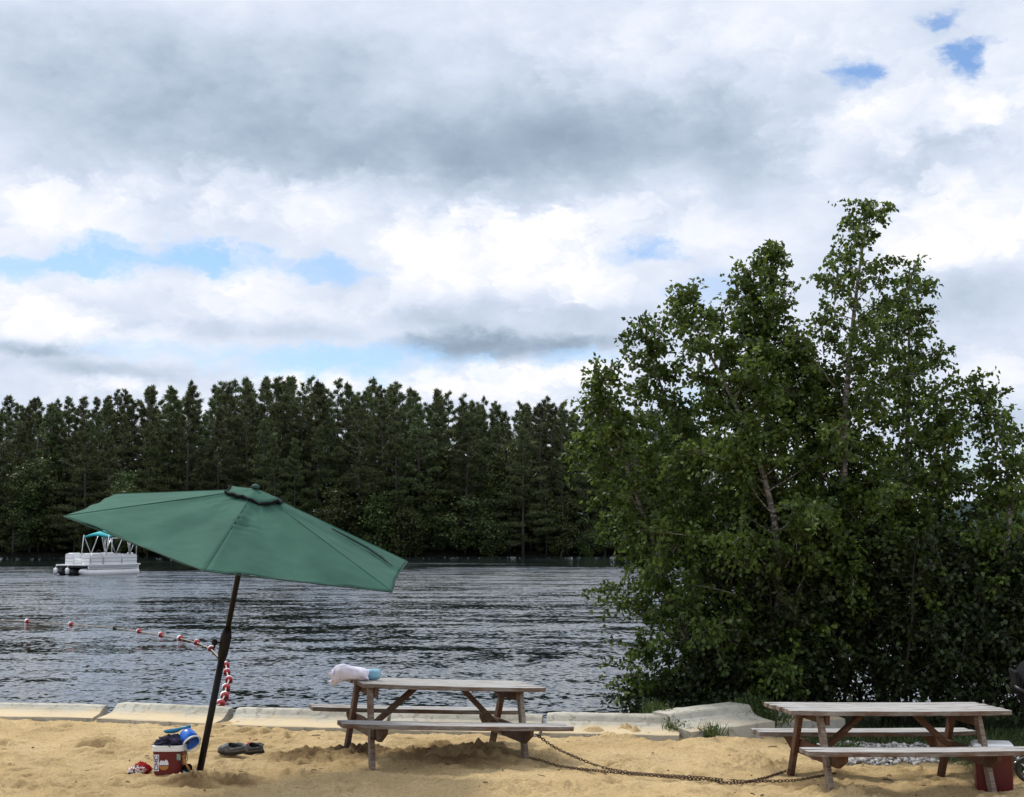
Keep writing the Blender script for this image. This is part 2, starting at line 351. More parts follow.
class MB:
    def __init__(s): s.v = []; s.f = []; s.m = []
    def add(s, V, Fs, mi=0):
        o = len(s.v); s.v.extend([tuple(map(float, p)) for p in V])
        s.f.extend([tuple(i + o for i in f) for f in Fs]); s.m.extend([mi] * len(Fs)); return s
    def box(s, c, size, rot=(0, 0, 0), mi=0, taper=1.0):
        hx, hy, hz = [q / 2 for q in size]; R = Euler(rot).to_matrix()
        V = []
        for z, t in ((-hz, 1), (hz, taper)):
            for x, y in ((-hx, -hy), (hx, -hy), (hx, hy), (-hx, hy)):
                V.append(R @ Vector((x * t, y * t, z)) + Vector(c))
        return s.add(V, [(3, 2, 1, 0), (4, 5, 6, 7), (0, 1, 5, 4), (1, 2, 6, 5), (2, 3, 7, 6), (3, 0, 4, 7)], mi)
    def bar(s, p0, p1, w, h, mi=0, up=(0, 0, 1)):
        """rectangular bar from p0 to p1, width w across, h along up"""
        p0 = Vector(p0); p1 = Vector(p1); d = (p1 - p0).normalized(); u = Vector(up)
        a = d.cross(u).normalized(); b = a.cross(d).normalized()
        V = [p + a * (sx * w / 2) + b * (sy * h / 2) for p in (p0, p1) for sx, sy in ((-1, -1), (1, -1), (1, 1), (-1, 1))]
        return s.add(V, [(3, 2, 1, 0), (4, 5, 6, 7), (0, 1, 5, 4), (1, 2, 6, 5), (2, 3, 7, 6), (3, 0, 4, 7)], mi)
    def tube(s, pts, r, n=8, mi=0, cap=True):
        pts = [np.asarray(p, float) for p in pts]
        rs = r if isinstance(r, (list, tuple, np.ndarray)) else [r] * len(pts)
        V = []; a = None
        for i, p in enumerate(pts):
            d = pts[min(i + 1, len(pts) - 1)] - pts[max(i - 1, 0)]
            d = d / (np.linalg.norm(d) + 1e-12)
            if a is None: _, a, _ = frame_of(d)
            a = a - d * np.dot(a, d); a /= np.linalg.norm(a) + 1e-12; b = np.cross(d, a)
            for k in range(n):
                t = 2 * PI * k / n; V.append(p + rs[i] * (math.cos(t) * a + math.sin(t) * b))
        Fs = []
        for i in range(len(pts) - 1):
            for k in range(n): Fs.append((i * n + k, i * n + (k + 1) % n, (i + 1) * n + (k + 1) % n, (i + 1) * n + k))
        if cap: Fs += [tuple(range(n - 1, -1, -1)), tuple(range((len(pts) - 1) * n, len(pts) * n))]
        return s.add(V, Fs, mi)
    def loft(s, rings, mi=0, cap0=True, cap1=True):
        n = len(rings[0]); V = [p for r in rings for p in r]; Fs = []
        for i in range(len(rings) - 1):
            for k in range(n): Fs.append((i * n + k, i * n + (k + 1) % n, (i + 1) * n + (k + 1) % n, (i + 1) * n + k))
        if cap0: Fs.append(tuple(range(n - 1, -1, -1)))
        if cap1: Fs.append(tuple(range((len(rings) - 1) * n, len(rings) * n)))
        return s.add(V, Fs, mi)
    def ball(s, c, r, nu=14, nv=9, mi=0, fn=None):
        rx, ry, rz = r if isinstance(r, (tuple, list)) else (r, r, r)
        rings = []
        for j in range(1, nv):
            ph = -PI / 2 + PI * j / nv
            rings.append([(c[0] + rx * math.cos(ph) * math.cos(2 * PI * k / nu), c[1] + ry * math.cos(ph) * math.sin(2 * PI * k / nu), c[2] + rz * math.sin(ph)) for k in range(nu)])
        if fn: rings = [[fn(p) for p in r_] for r_ in rings]
        return s.loft(rings, mi)
    def build(s, name, mats, parent=None, smooth=False, bevel=0.0, seg=2, sub=0):
        o = raw_mesh(name, s.v, s.f, mats, parent, smooth, s.m)
        bm = bmesh.new(); bm.from_mesh(o.data); bmesh.ops.recalc_face_normals(bm, faces=bm.faces); bm.to_mesh(o.data); bm.free()
        if bevel:
            b = o.modifiers.new('bevel', 'BEVEL'); b.width = bevel; b.segments = seg; b.limit_method = 'ANGLE'; b.angle_limit = 0.6
        if sub:
            b = o.modifiers.new('sub', 'SUBSURF'); b.levels = sub; b.render_levels = sub
        return o

def tag(o, label=None, cat=None, group=None, kind=None):
    if label: o['label'] = label
    if cat: o['category'] = cat
    if group: o['group'] = group
    if kind: o['kind'] = kind
    return o
def thing(name, label, cat, loc=(0, 0, 0), rot=(0, 0, 0), group=None):
    o = bpy.data.objects.new(name, None); C.objects.link(o)
    o.location = loc; o.rotation_euler = rot; o.empty_display_size = 0.1
    return tag(o, label, cat, group)
def copy_tree(o, parent=None):
    c = o.copy(); C.objects.link(c)
    if parent is not None: c.parent = parent
    for ch in list(o.children): copy_tree(ch, c)
    return c

# ------------------------------------------------------------------ ground sheet
WALL = np.array([(-400, 17.0), (-40, 16.4), (-9, 15.85), (-5.86, 15.54), (-4.6, 15.37), (-3.08, 14.81), (0.5, 14.16), (1.75, 14.0), (2.75, 14.85), (3.6, 15.5), (400, 15.5)])
def lip_y(x): return np.interp(x, WALL[:, 0], WALL[:, 1])
def shore_y(x):
    return np.where(x < 3.4, lip_y(x) + 0.3 + 3.6 * sstep(2.6, 3.4, x), 18.6 + 0.4 * np.sin(x * 0.6))
MOUNDS = [  # x, y, rx, ry, height
    (-1.42, 13.05, 0.36, 0.26, 0.06), (-0.80, 12.95, 0.42, 0.24, 0.075), (-0.28, 12.95, 0.36, 0.22, 0.085), (-1.95, 12.85, 0.35, 0.25, 0.045), (-0.5, 12.65, 0.5, 0.16, 0.035),
    (-2.72, 11.58, 0.30, 0.12, 0.030), (-2.38, 11.66, 0.28, 0.12, 0.035), (-5.0, 11.6, 0.6, 0.22, 0.05), (-1.9, 12.6, 0.35, 0.2, 0.035), (-5.6, 11.9, 0.4, 0.15, 0.035), (-4.2, 11.3, 0.35, 0.12, 0.03),
    (2.35, 12.75, 0.3, 0.25, 0.05), (2.95, 11.35, 0.35, 0.16, 0.04), (1.2, 14.3, 0.6, 0.25, 0.03), (0.3, 11.2, 0.5, 0.15, 0.02)]
_fp = np.column_stack([rng.uniform(-7.5, 7.5, 520), rng.uniform(9.8, 15.2, 520), rng.uniform(0.05, 0.16, 520), rng.uniform(0.04, 0.11, 520), rng.uniform(0.014, 0.058, 520)])
def damp_mask(x, y):
    d = np.zeros_like(x)
    for mx, my, rx, ry, h in MOUNDS[:7]:
        d = np.maximum(d, np.exp(-(((x - mx) / (rx * 1.15)) ** 2 + ((y - my + 0.12) / (ry * 1.3)) ** 2)))
    return d
def ground_z(x, y):
    x = np.asarray(x, float); y = np.asarray(y, float)
    z = -0.13 * sstep(1.6, 3.6, x) + 0.012 * fbm(x * 0.8, y * 0.8, 3) * 3
    near = sstep(8.5, 9.5, y) * (1 - sstep(15.6, 16.2, y)) * (1 - sstep(7.3, 8.0, np.abs(x)))
    z = z + near * (0.038 * fbm(x * 2.6, y * 3.4, 5, 0.62) + 0.040 * np.maximum(0, fbm(x * 9, y * 12, 3, 0.6) - 0.12))
    rough = np.zeros_like(x)
    for mx, my, rx, ry, h in MOUNDS:
        e = np.exp(-(((x - mx) / rx) ** 2 + ((y - my) / ry) ** 2))
        z = z + h * e; rough = np.maximum(rough, e)
    z = z + rough * near * (0.085 * fbm(x * 7 + 3, y * 8, 5, 0.72) + 0.085 * np.abs(fbm(x * 19, y * 21, 2, 0.6)))
    for fx, fy, rx, ry, h in _fp:
        sel = (np.abs(x - fx) < 0.45) & (np.abs(y - fy) < 0.35)
        if sel.any() if sel.ndim else sel:
            q = ((x - fx) / rx) ** 2 + ((y - fy) / ry) ** 2
            k = -h * np.exp(-q ** 1.6) + 0.55 * h * np.exp(-(np.sqrt(q) - 1.6) ** 2 * 2.5)
            z = z + np.where(sel, k, 0) * near
    sy = shore_y(x)
    drop = sstep(0.0, 1.0, (y - sy) / np.where(x < 3.0, 0.35, 1.6))
    z = z * (1 - drop) + (-0.95) * drop
    z = z - 2.5 * sstep(20, 60, y)
    return z

def axis(lo, hi, f0, f1, step):
    a = np.arange(f0, f1 + 1e-6, step)
    def out(s, e):
        r = [s]; d = step * 2
        while (r[-1] < e): r.append(r[-1] + d); d *= 1.25
        return np.array(r[1:])
    L = -out(-f0, -lo)[::-1]; R_ = out(f1, hi)
    return np.concatenate([L, a, R_])
def grid(name, xs, ys, zf, mat, attrs=None):
    X, Y = np.meshgrid(xs, ys); Z = zf(X, Y)
    nx, ny = len(xs), len(ys)
    V = np.column_stack([X.ravel(), Y.ravel(), Z.ravel()])
    i = np.arange(nx * ny).reshape(ny, nx)
    Fc = np.column_stack([i[:-1, :-1].ravel(), i[:-1, 1:].ravel(), i[1:, 1:].ravel(), i[1:, :-1].ravel()])
    at = {k: ('POINT', fn(X, Y).ravel()) for k, fn in (attrs or {}).items()}
    return raw_mesh(name, V, Fc, mat, None, True, None, at)
def soil_mask(x, y):
    e = 0.35 * fbm(x * 1.5, y * 1.5, 3)
    a = sstep(14.75, 15.15, y + e) * sstep(2.55, 2.9, x)
    b = sstep(4.15, 4.6, x + e) * sstep(12.3, 12.9, y + e)
    c = sstep(3.0, 3.3, x + e) * sstep(13.1, 13.5, y + e)
    return np.maximum(np.maximum(a, b), c)
g = grid('sand_beach', axis(-2500, 2500, -7.4, 7.4, 0.02), axis(-300, 3000, 10.0, 16.0, 0.02), ground_z, M['sand'], {'soil': soil_mask, 'damp': damp_mask})
tag(g, kind='structure')
def gz(x, y): return float(ground_z(np.array([x]), np.array([y]))[0])

# water
w = raw_mesh('lake_water', [(-3000, 14.2, -0.4), (3000, 14.2, -0.4), (3000, 4000, -0.4), (-3000, 4000, -0.4)], [(0, 1, 2, 3)], M['water'])
tag(w, kind='structure')

# ------------------------------------------------------------------ seawall blocks
def wall_block(px0, px1, a, b, depth, h, label, lipz=0.045, tilt=0.0):
    """precast curb with a low shelf on the beach side that sweeps up to a rounded back edge"""
    a = np.array(a); b = np.array(b); L = np.linalg.norm(b - a)
    ang = math.atan2(b[1] - a[1], b[0] - a[0])
    prof = [(0.0, -0.35), (0.0, lipz - 0.008), (0.012, lipz), (0.20, lipz + 0.022), (0.27, lipz + 0.04), (0.325, lipz + 0.075), (0.355, h - 0.02), (0.37, h - 0.006), (0.385, h), (depth - 0.012, h + 0.004), (depth, h - 0.008), (depth, -0.9)]
    n = 14; rings = []
    rr = random.Random(int(abs(px0) * 7 + 3))
    for i in range(n + 1):
        u = L * i / n
        j = [rr.uniform(-0.004, 0.004) for _ in prof]
        ed = 0.010 if i in (0, n) else 0
        rings.append([(u + (0.01 if i == 0 else -0.01 if i == n else 0) * (1 if q > 0.2 else 0), q + jj + (ed if k < 3 else 0), z + jj * 0.7 - (ed if 1 < k < 10 else 0)) for k, ((q, z), jj) in enumerate(zip(prof, j))])
    mb = MB(); mb.loft(rings)
    o = mb.build('concrete_block', M['concrete'], None, False)
    o.location = (a[0], a[1], 0); o.rotation_euler = (0, tilt, ang)
    return tag(o, label, 'concrete block', 'precast blocks of the seawall')
wall_block(-200, 98, (-9.2, 15.92), (-4.78, 15.42), 0.47, 0.135, 'long concrete seawall block left of the umbrella, at the photo edge')
wall_block(100, 210, (-4.72, 15.40), (-3.30, 14.93), 0.47, 0.165, 'short concrete seawall block behind the red bucket')
wall_block(222, 385, (-3.18, 14.86), (-1.42, 14.50), 0.46, 0.175, 'concrete seawall block behind the pair of grey clogs')
wall_block(385, 538, (-1.39, 14.49), (0.27, 14.20), 0.46, 0.180, 'concrete seawall block behind the picnic table with the white bag')
wall_block(540, 655, (0.31, 14.19), (1.72, 13.98), 0.50, 0.20, 'concrete seawall block between the sagging chain and the lake', 0.055)
wall_block(655, 745, (1.86, 13.98), (2.86, 14.72), 0.62, 0.235, 'skewed tilted concrete block with weeds at its foot beside the birches', 0.09, -0.01)
wall_block(745, 820, (2.92, 14.95), (3.75, 15.25), 0.45, 0.20, 'weed-covered pale concrete block behind the right picnic table', 0.06)

# ------------------------------------------------------------------ picnic tables
def plank(mb, x0, x1, y, z, w, t, seed):
    """one worn plank: wavy edges, clipped front corners"""
    rr = random.Random(seed); n = 10; rings = []
    for i in range(n + 1):
        x = x0 + (x1 - x0) * i / n
        e = [rr.uniform(-0.004, 0.004) for _ in range(4)]
        sag = -0.006 * math.sin(PI * i / n)
        k = 0.018 if i in (0, n) else 0
        rings.append([(x, y - w / 2 + e[0] + k, z - t / 2 + sag), (x, y + w / 2 + e[1] - k, z - t / 2 + sag), (x, y + w / 2 + e[2] - k, z + t / 2 + sag + e[3] * .4), (x, y - w / 2 + e[3] + k, z + t / 2 + sag + e[0] * .4)])
    o = len(mb.f); mb.loft(rings)
    # upward faces bleached, the rest keeps the brown stain
    for q in range(o, len(mb.f)):
        f = mb.f[q]; zs = [mb.v[i][2] for i in f]
        mb.m[q] = 0 if (len(f) == 4 and min(zs) > z + t * 0.2) else 1
def picnic_table(label, pose, lx, top, bench, s, legs, mats):
    x, y, z, yaw, roll = pose
    t = thing('picnic_table', label, 'picnic table', (x, y, z), (0, roll, yaw))
    H = 0.75 * s; bh = 0.44 * s
    mb = MB()
    for k in range(5): plank(mb, top[0] + random.uniform(0, .03), top[1] - random.uniform(0, .03), (-0.29 + 0.145 * k) * s, H - 0.02, 0.137 * s, 0.04, k + 3)
    mb.build('tabletop', [mats['top'], mats['edge']], t, bevel=0.006)
    for sy in (-1, 1):
        mb = MB()
        for k in range(2): plank(mb, bench[0] + random.uniform(0, .02), bench[1] - random.uniform(0, .02), sy * (0.56 + 0.145 * k) * s if sy > 0 else (-0.705 + 0.145 * k) * s, bh - 0.02, 0.138 * s, 0.042, 20 + k + sy)
        mb.build('bench', [mats['top'], mats['edge']], t, bevel=0.006)
    for sx in (-1, 1):
        X = sx * lx
        for sy in (-1, 1):
            mb = MB(); mb.bar((X, sy * 0.62 * s, -0.28), (X, sy * 0.23 * s, H - 0.042), 0.085 * s, 0.045, 0, (1, 0, 0))
            mb.build('leg', mats['front'] if sy < 0 and legs[sx] else mats['leg'], t, bevel=0.006)
        mb = MB(); Xs = X - sx * 0.046
        # bench support: board with its ends cut to a slope
        zt = bh - 0.043; V = []
        for xx in (Xs - 0.02, Xs + 0.02):
            V += [(xx, -0.72 * s, zt), (xx, 0.72 * s, zt), (xx, 0.72 * s, zt - 0.05), (xx, 0.55 * s, zt - 0.14 * s), (xx, -0.55 * s, zt - 0.14 * s), (xx, -0.72 * s, zt - 0.05)]
        mb.add(V, [(0, 1, 2, 3, 4, 5), (11, 10, 9, 8, 7, 6)] + [(i, (i + 1) % 6, 6 + (i + 1) % 6, 6 + i) for i in range(6)])
        mb.build('bench_support', mats['leg'], t, bevel=0.004)
        mb = MB(); mb.box((Xs, 0, H - 0.042 - 0.045), (0.04, 0.62 * s, 0.088)); mb.build('top_cleat', mats['leg'], t, bevel=0.004)
        mb = MB(); mb.bar((Xs - sx * 0.022, 0.0, bh - 0.14), (sx * lx * 0.30, 0.0, H - 0.045), 0.085 * s, 0.042, 0, (0, 0, 1)); mb.build('brace', mats['leg'], t, bevel=0.004)
    return t
TA = {'top': M['wood_top'], 'edge': M['wood_edge'], 'leg': M['wood_leg'], 'front': M['wood_leg_front']}
TB = {'top': M['wood_top'], 'edge': M['wood_edge'], 'leg': M['wood_leg_red'], 'front': M['wood_leg_front']}
table1 = picnic_table('weathered picnic table with a white bag lying on its top', (-0.737, 12.933, -0.05, 0.355, 0.060), 0.74, (-0.85, 0.97), (-1.10, 1.10), 1.0, {-1: True, 1: True}, TA)
sB = 0.92
table2 = picnic_table('red-brown picnic table beside the red cooler, sunk in the sand', (3.63 * sB, 13.132 * sB, CAM_H - 2.351 * sB, 0.171, 0.021), 0.80 * sB, (-1.15 * sB, 1.12 * sB), (-1.13 * sB, 1.2 * sB), sB, {-1: True, 1: True}, TB)
bpy.context.view_layer.update()

# ------------------------------------------------------------------ bag and rolled wrap on the first table
T1 = Euler((0, 0.060, 0.355)).to_matrix(); T1o = Vector((-0.737, 12.933, -0.05))
def on_t1(x, y, z): return T1o + T1 @ Vector((x, y, z))
def crumple(name, mat, c, r, seed, amp=0.25, yaw=0.0, flat=-0.6, label=None, cat=None, nu=56, nv=34, freq=3.0):
    mb = MB(); R0 = np.random.default_rng(seed); off = R0.uniform(0, 100, 2)
    rx, ry, rz = r
    def fn(p):
        x, y, z = p
        a = math.atan2(y, x) * 1.0; e = math.asin(max(-1, min(1, z)))
        n = float(fbm(np.array(math.cos(a) * freq + e * 2.1 + off[0]), np.array(math.sin(a) * freq + e * 2.7 + off[1]), 5, 0.6))
        n2 = abs(float(vnoise(np.array(math.cos(a) * freq * 1.7 + e * 3 + off[1]), np.array(math.sin(a) * freq * 1.7 - e * 3 + off[0])))) * 1.2
        k = 1 + amp * (n - n2)
        z = max(z * k, flat)
        return (x * k * rx, y * k * ry, z * rz)
    mb.ball((0, 0, 0), 1.0, nu, nv, 0, fn)
    o = mb.build(name, mat, None, True)
    o.location = (c[0], c[1], c[2]); o.rotation_euler = (0, 0, yaw)
    if label: tag(o, label, cat)
    return o
def bag():
    t = thing('white_bag', 'crumpled white bag lying on the left end of the picnic table', 'bag', on_t1(-0.865, -0.02, 0.75), (0, 0.03, 0.22)); t.scale = (.64, .88, .90)
    mb = MB(); rings = []; n = 28
    prof = [(-0.285, 0.045, 0.03), (-0.27, 0.085, 0.05), (-0.22, 0.115, 0.078), (-0.13, 0.118, 0.085), (-0.03, 0.10, 0.075), (0.08, 0.092, 0.070), (0.17, 0.085, 0.063), (0.225, 0.078, 0.055), (0.235, 0.06, 0.04)]
    for i, (x, ry, rz) in enumerate(prof):
        ring = []
        for k in range(n):
            a = 2 * PI * k / n
            w_ = 1 + 0.34 * float(fbm(np.array(math.cos(a) * 2.4 + i * .75 + 5), np.array(math.sin(a) * 2.4 + i * .6 + 9), 5, 0.65))
            z = rz + rz * math.sin(a) * w_
            if x < -0.1 and math.sin(a) < 0: z -= 0.035 * (-x - 0.1) / 0.18 * (-math.sin(a)) * 2
            ring.append((x + 0.02 * math.sin(3 * a + i), ry * math.cos(a) * w_, z if x < -0.1 else max(z, 0.003)))
        rings.append(ring)
    mb.loft(rings); mb.build('bag_body', M['bag_white'], t, True, sub=1)
    mb = MB()   # loose open mouth of the bag, a ruffled collar that droops past the table end
    r0 = []; r1 = []
    for k in range(n):
        a = 2 * PI * k / n; w_ = 1 + 0.25 * math.sin(5 * a + 1)
        r0.append((-0.27, 0.09 * math.cos(a), 0.055 + 0.055 * math.sin(a)))
        r1.append((-0.33 - 0.03 * math.sin(3 * a), 0.085 * math.cos(a) * w_, 0.03 + 0.055 * math.sin(a) * w_))
    mb.loft([r0, [tuple(0.5 * (p + q) for p, q in zip(A, B)) for A, B in zip(r0, r1)], r1], 0, False, False)
    o = mb.build('bag_mouth', M['bag_white'], t, True); sm = o.modifiers.new('solid', 'SOLIDIFY'); sm.thickness = 0.004
    t2 = thing('rolled_towel', 'pale blue rolled towel sticking out of the white bag', 'towel', on_t1(-0.665, 0.025, 0.752), (0, 0.03, 0.22)); t2.scale = (.85, .9, .9)
    mb = MB()
    rr = [(-0.09, 0.05), (0.0, 0.056), (0.06, 0.055), (0.085, 0.050), (0.098, 0.036), (0.094, 0.016), (0.075, 0.012)]
    mb.loft([[(x, r * math.cos(2 * PI * k / 20), 0.056 + r * math.sin(2 * PI * k / 20) * (1 + 0.04 * math.sin(3 * k))) for k in range(20)] for x, r in rr])
    mb.build('towel_roll', M['bag_blue'], t2, True)
    mb = MB(); mb.tube([(0.09, 0.0, 0.06), (0.125, 0.01, 0.062), (0.14, 0.02, 0.05)], [0.012, 0.009, 0.006], 8); mb.build('tie_end', M['white_plastic'], t2, True)
bag()

# ------------------------------------------------------------------ beach umbrella
def umbrella():
    base = np.array([-2.755, 12.017, 0.0]); base[2] = gz(base[0], base[1])
    nrm = np.array([0.2128, -0.1346, 0.9678])
    cen = np.array([-2.3328, 11.7341, 2.0363])
    rim = [(-3.72, 12.49, 2.475), (-3.66, 10.90, 2.245), (-2.33, 10.15, 1.82), (-0.98, 10.98, 1.63), (-0.98, 12.57, 1.85), (-2.33, 13.32, 2.26)]
    rim = [np.array(p) - base for p in rim]; cen = cen - base
    apex = np.array([-2.2500, 11.6707, 2.4916]) - base
    t = thing('beach_umbrella', 'green canvas beach umbrella leaning on a dark pole', 'umbrella', tuple(base))
    mb = MB(); p0 = np.array([0.0, 0, -0.3]); ax = (apex - np.array([0, 0, 0])); axn = ax / np.linalg.norm(ax)
    mb.tube([-axn * 0.3, axn * 1.10], 0.030, 14); mb.tube([axn * 1.08, apex - axn * 0.03], 0.024, 14)
    mb.build('pole', M['pole'], t, True)
    # crank housing with handle
    k0 = axn * 1.16; cr = MB(); cr.tube([axn * 1.00, axn * 1.06, axn * 1.22, axn * 1.30], [0.031, 0.044, 0.048, 0.031], 14)
    ch = cr.build('crank_housing', M['pole'], t, True)
    hb = MB(); side = np.array([-1, -0.3, 0.1]); side /= np.linalg.norm(side)
    hb.tube([k0, k0 + side * 0.085], 0.010, 8); hb.tube([k0 + side * 0.08, k0 + side * 0.085 - axn * 0.05, k0 + side * 0.12 - axn * 0.055], 0.009, 8)
    hb.ball(tuple(k0 + side * 0.09), 0.028, 10, 7)
    hb.build('crank_handle', M['pole'], ch, True)
    # canopy: six cloth panels stretched from the vent ring to the rim, each sagging slightly between its ribs
    mb = MB(); vent = MB()
    na, nb = 28, 40
    for k in range(6):
        A, B = rim[k], rim[(k + 1) % 6]
        nn = np.cross(A - apex, B - apex); nn /= np.linalg.norm(nn)
        if np.dot(nn, axn) < 0: nn = -nn
        V = []
        for i in range(nb + 1):
            r = 0.13 + 0.87 * i / nb
            for j in range(na + 1):
                s = j / na
                p = apex + r * ((A - apex) * (1 - s) + (B - apex) * s)
                sag = 0.020 * math.sin(PI * s) * math.sin(PI * min(1, r * 0.9)) + 0.010 * r * math.sin(PI * s)
                p = p - nn * sag
                e = math.sin(PI * s) * (i == nb)
                p = p + (apex - p) * 0.016 * math.sin(PI * s) * r ** 4
                w_ = float(fbm(np.array(s * 3.2 + k * 7.7), np.array(r * 2.3 + k * 3.1), 3, .55)); w2 = math.sin(s * 23 + 6 * w_ + k) * math.exp(-((1 - r) / .22)) + .7 * math.sin((r + .35 * s) * 34 + 9 * w_ + k) * math.exp(-min(s, 1 - s) / .12)
                p = p + nn * math.sin(PI * s) ** .7 * (0.040 * w_ + 0.0075 * w2)
                # gathered pleats beside the front seam
                if k in (1, 2):
                    q = (1 - s) if k == 1 else s
                    p = p + nn * (0.016 if k == 2 else 0.004) * math.exp(-((r - 0.42) / 0.10) ** 2) * math.exp(-((q - .10) / 0.16) ** 2) * math.sin(r * 95)
                V.append(p)
        Fs = [(i * (na + 1) + j, i * (na + 1) + j + 1, (i + 1) * (na + 1) + j + 1, (i + 1) * (na + 1) + j) for i in range(nb) for j in range(na)]
        mb.add(V, Fs)
    can = mb.build('canopy', M['canopy'], t, True)
    sm = can.modifiers.new('solid', 'SOLIDIFY'); sm.thickness = 0.003; sm.offset = 0
    # stitched hem along the rim
    hm = MB()
    for k in range(6):
        A, B = rim[k], rim[(k + 1) % 6]; pts = []
        for j in range(9):
            s = j / 8; p = A * (1 - s) + B * s; p = p + (apex - p) * 0.016 * math.sin(PI * s) - axn * 0.012 * math.sin(PI * s); pts.append(p - axn * 0.004)
        hm.tube(pts, 0.006, 5)
    hm.build('hem', M['hem'], can)
    # seams over the ribs
    se = MB()
    for k in range(6): se.tube([apex + (rim[k] - apex) * r + axn * 0.002 for r in (0.14, 0.4, 0.7, 0.995)], 0.0045, 5)
    se.build('seam', M['canopy'], can)
    # wind vent flap over the top, ruffled edge
    vt = MB(); n = 48; rings = []
    tips = [(apex + (rim[k] - apex) * 0.168) for k in range(6)]
    for f in (0.06, 0.35, 0.7, 1.0):
        ring = []
        for j in range(n):
            q = j / n * 6; k = int(q); s = q - k
            e = tips[k] * (1 - s) + tips[(k + 1) % 6] * s
            p = apex + axn * 0.008 + (e - apex) * f
            p = p + axn * (0.028 * (f ** 3) * (0.22 * math.sin(j * 1.9) + 0.5 * math.sin(j * 0.53 + 1)) + 0.02 * f * (1 - math.sin(PI * s)))
            ring.append(p)
        rings.append(ring)
    vt.loft(rings, 0, True, False); vo = vt.build('vent_flap', [M['canopy']], t, True)
    sm = vo.modifiers.new('solid', 'SOLIDIFY'); sm.thickness = 0.003
    vb = MB(); vb.tube(rings[-1] + [rings[-1][0]], 0.012, 5); vb.build('vent_frill_shade', M['black_fabric'], vo)  # black band: dark frill plus painted shadow under the flap edge
    fn = MB(); fn.tube([apex + axn * 0.012, apex + axn * 0.026, apex + axn * 0.040, apex + axn * 0.048], [0.036, 0.038, 0.026, 0.008], 14)
    fn.build('finial', M['hem'], t, True)
    for k in range(6):
        rb = MB(); a0 = apex - axn * 0.05; rb.tube([a0, rim[k] - axn * 0.012 + (apex - rim[k]) * 0.01], 0.009, 6)
        r = rb.build('rib', M['pole'], t)
        sb = MB(); sb.tube([axn * (np.linalg.norm(apex) - 0.62), apex + (rim[k] - apex) * 0.5 - axn * 0.03], 0.008, 6); sb.build('strut', M['pole'], r)
    hub = MB(); L = np.linalg.norm(apex); hub.tube([axn * (L - 0.68), axn * (L - 0.58)], 0.038, 12); hub.build('runner', M['pole'], t, True); hub = MB(); hub.tube([axn * (L - 0.10), axn * (L - 0.03)], 0.045, 12); hub.build('hub', M['pole'], t, True)
    # loose dark closing strap on the right panel
    A, B = rim[3], rim[4]; nn = np.cross(A - apex, B - apex); nn /= np.linalg.norm(nn)
    if np.dot(nn, axn) < 0: nn = -nn
    def on(r, s): return apex + r * ((A - apex) * (1 - s) + (B - apex) * s) + nn * 0.004
    st = MB(); st.tube([on(0.50, 0.80), on(0.62, 0.79), on(0.75, 0.77), on(0.86, 0.70), on(0.93, 0.62)], [0.006, 0.011, 0.012, 0.013, 0.006], 6)
    st.build('strap', M['hem'], t)
umbrella()

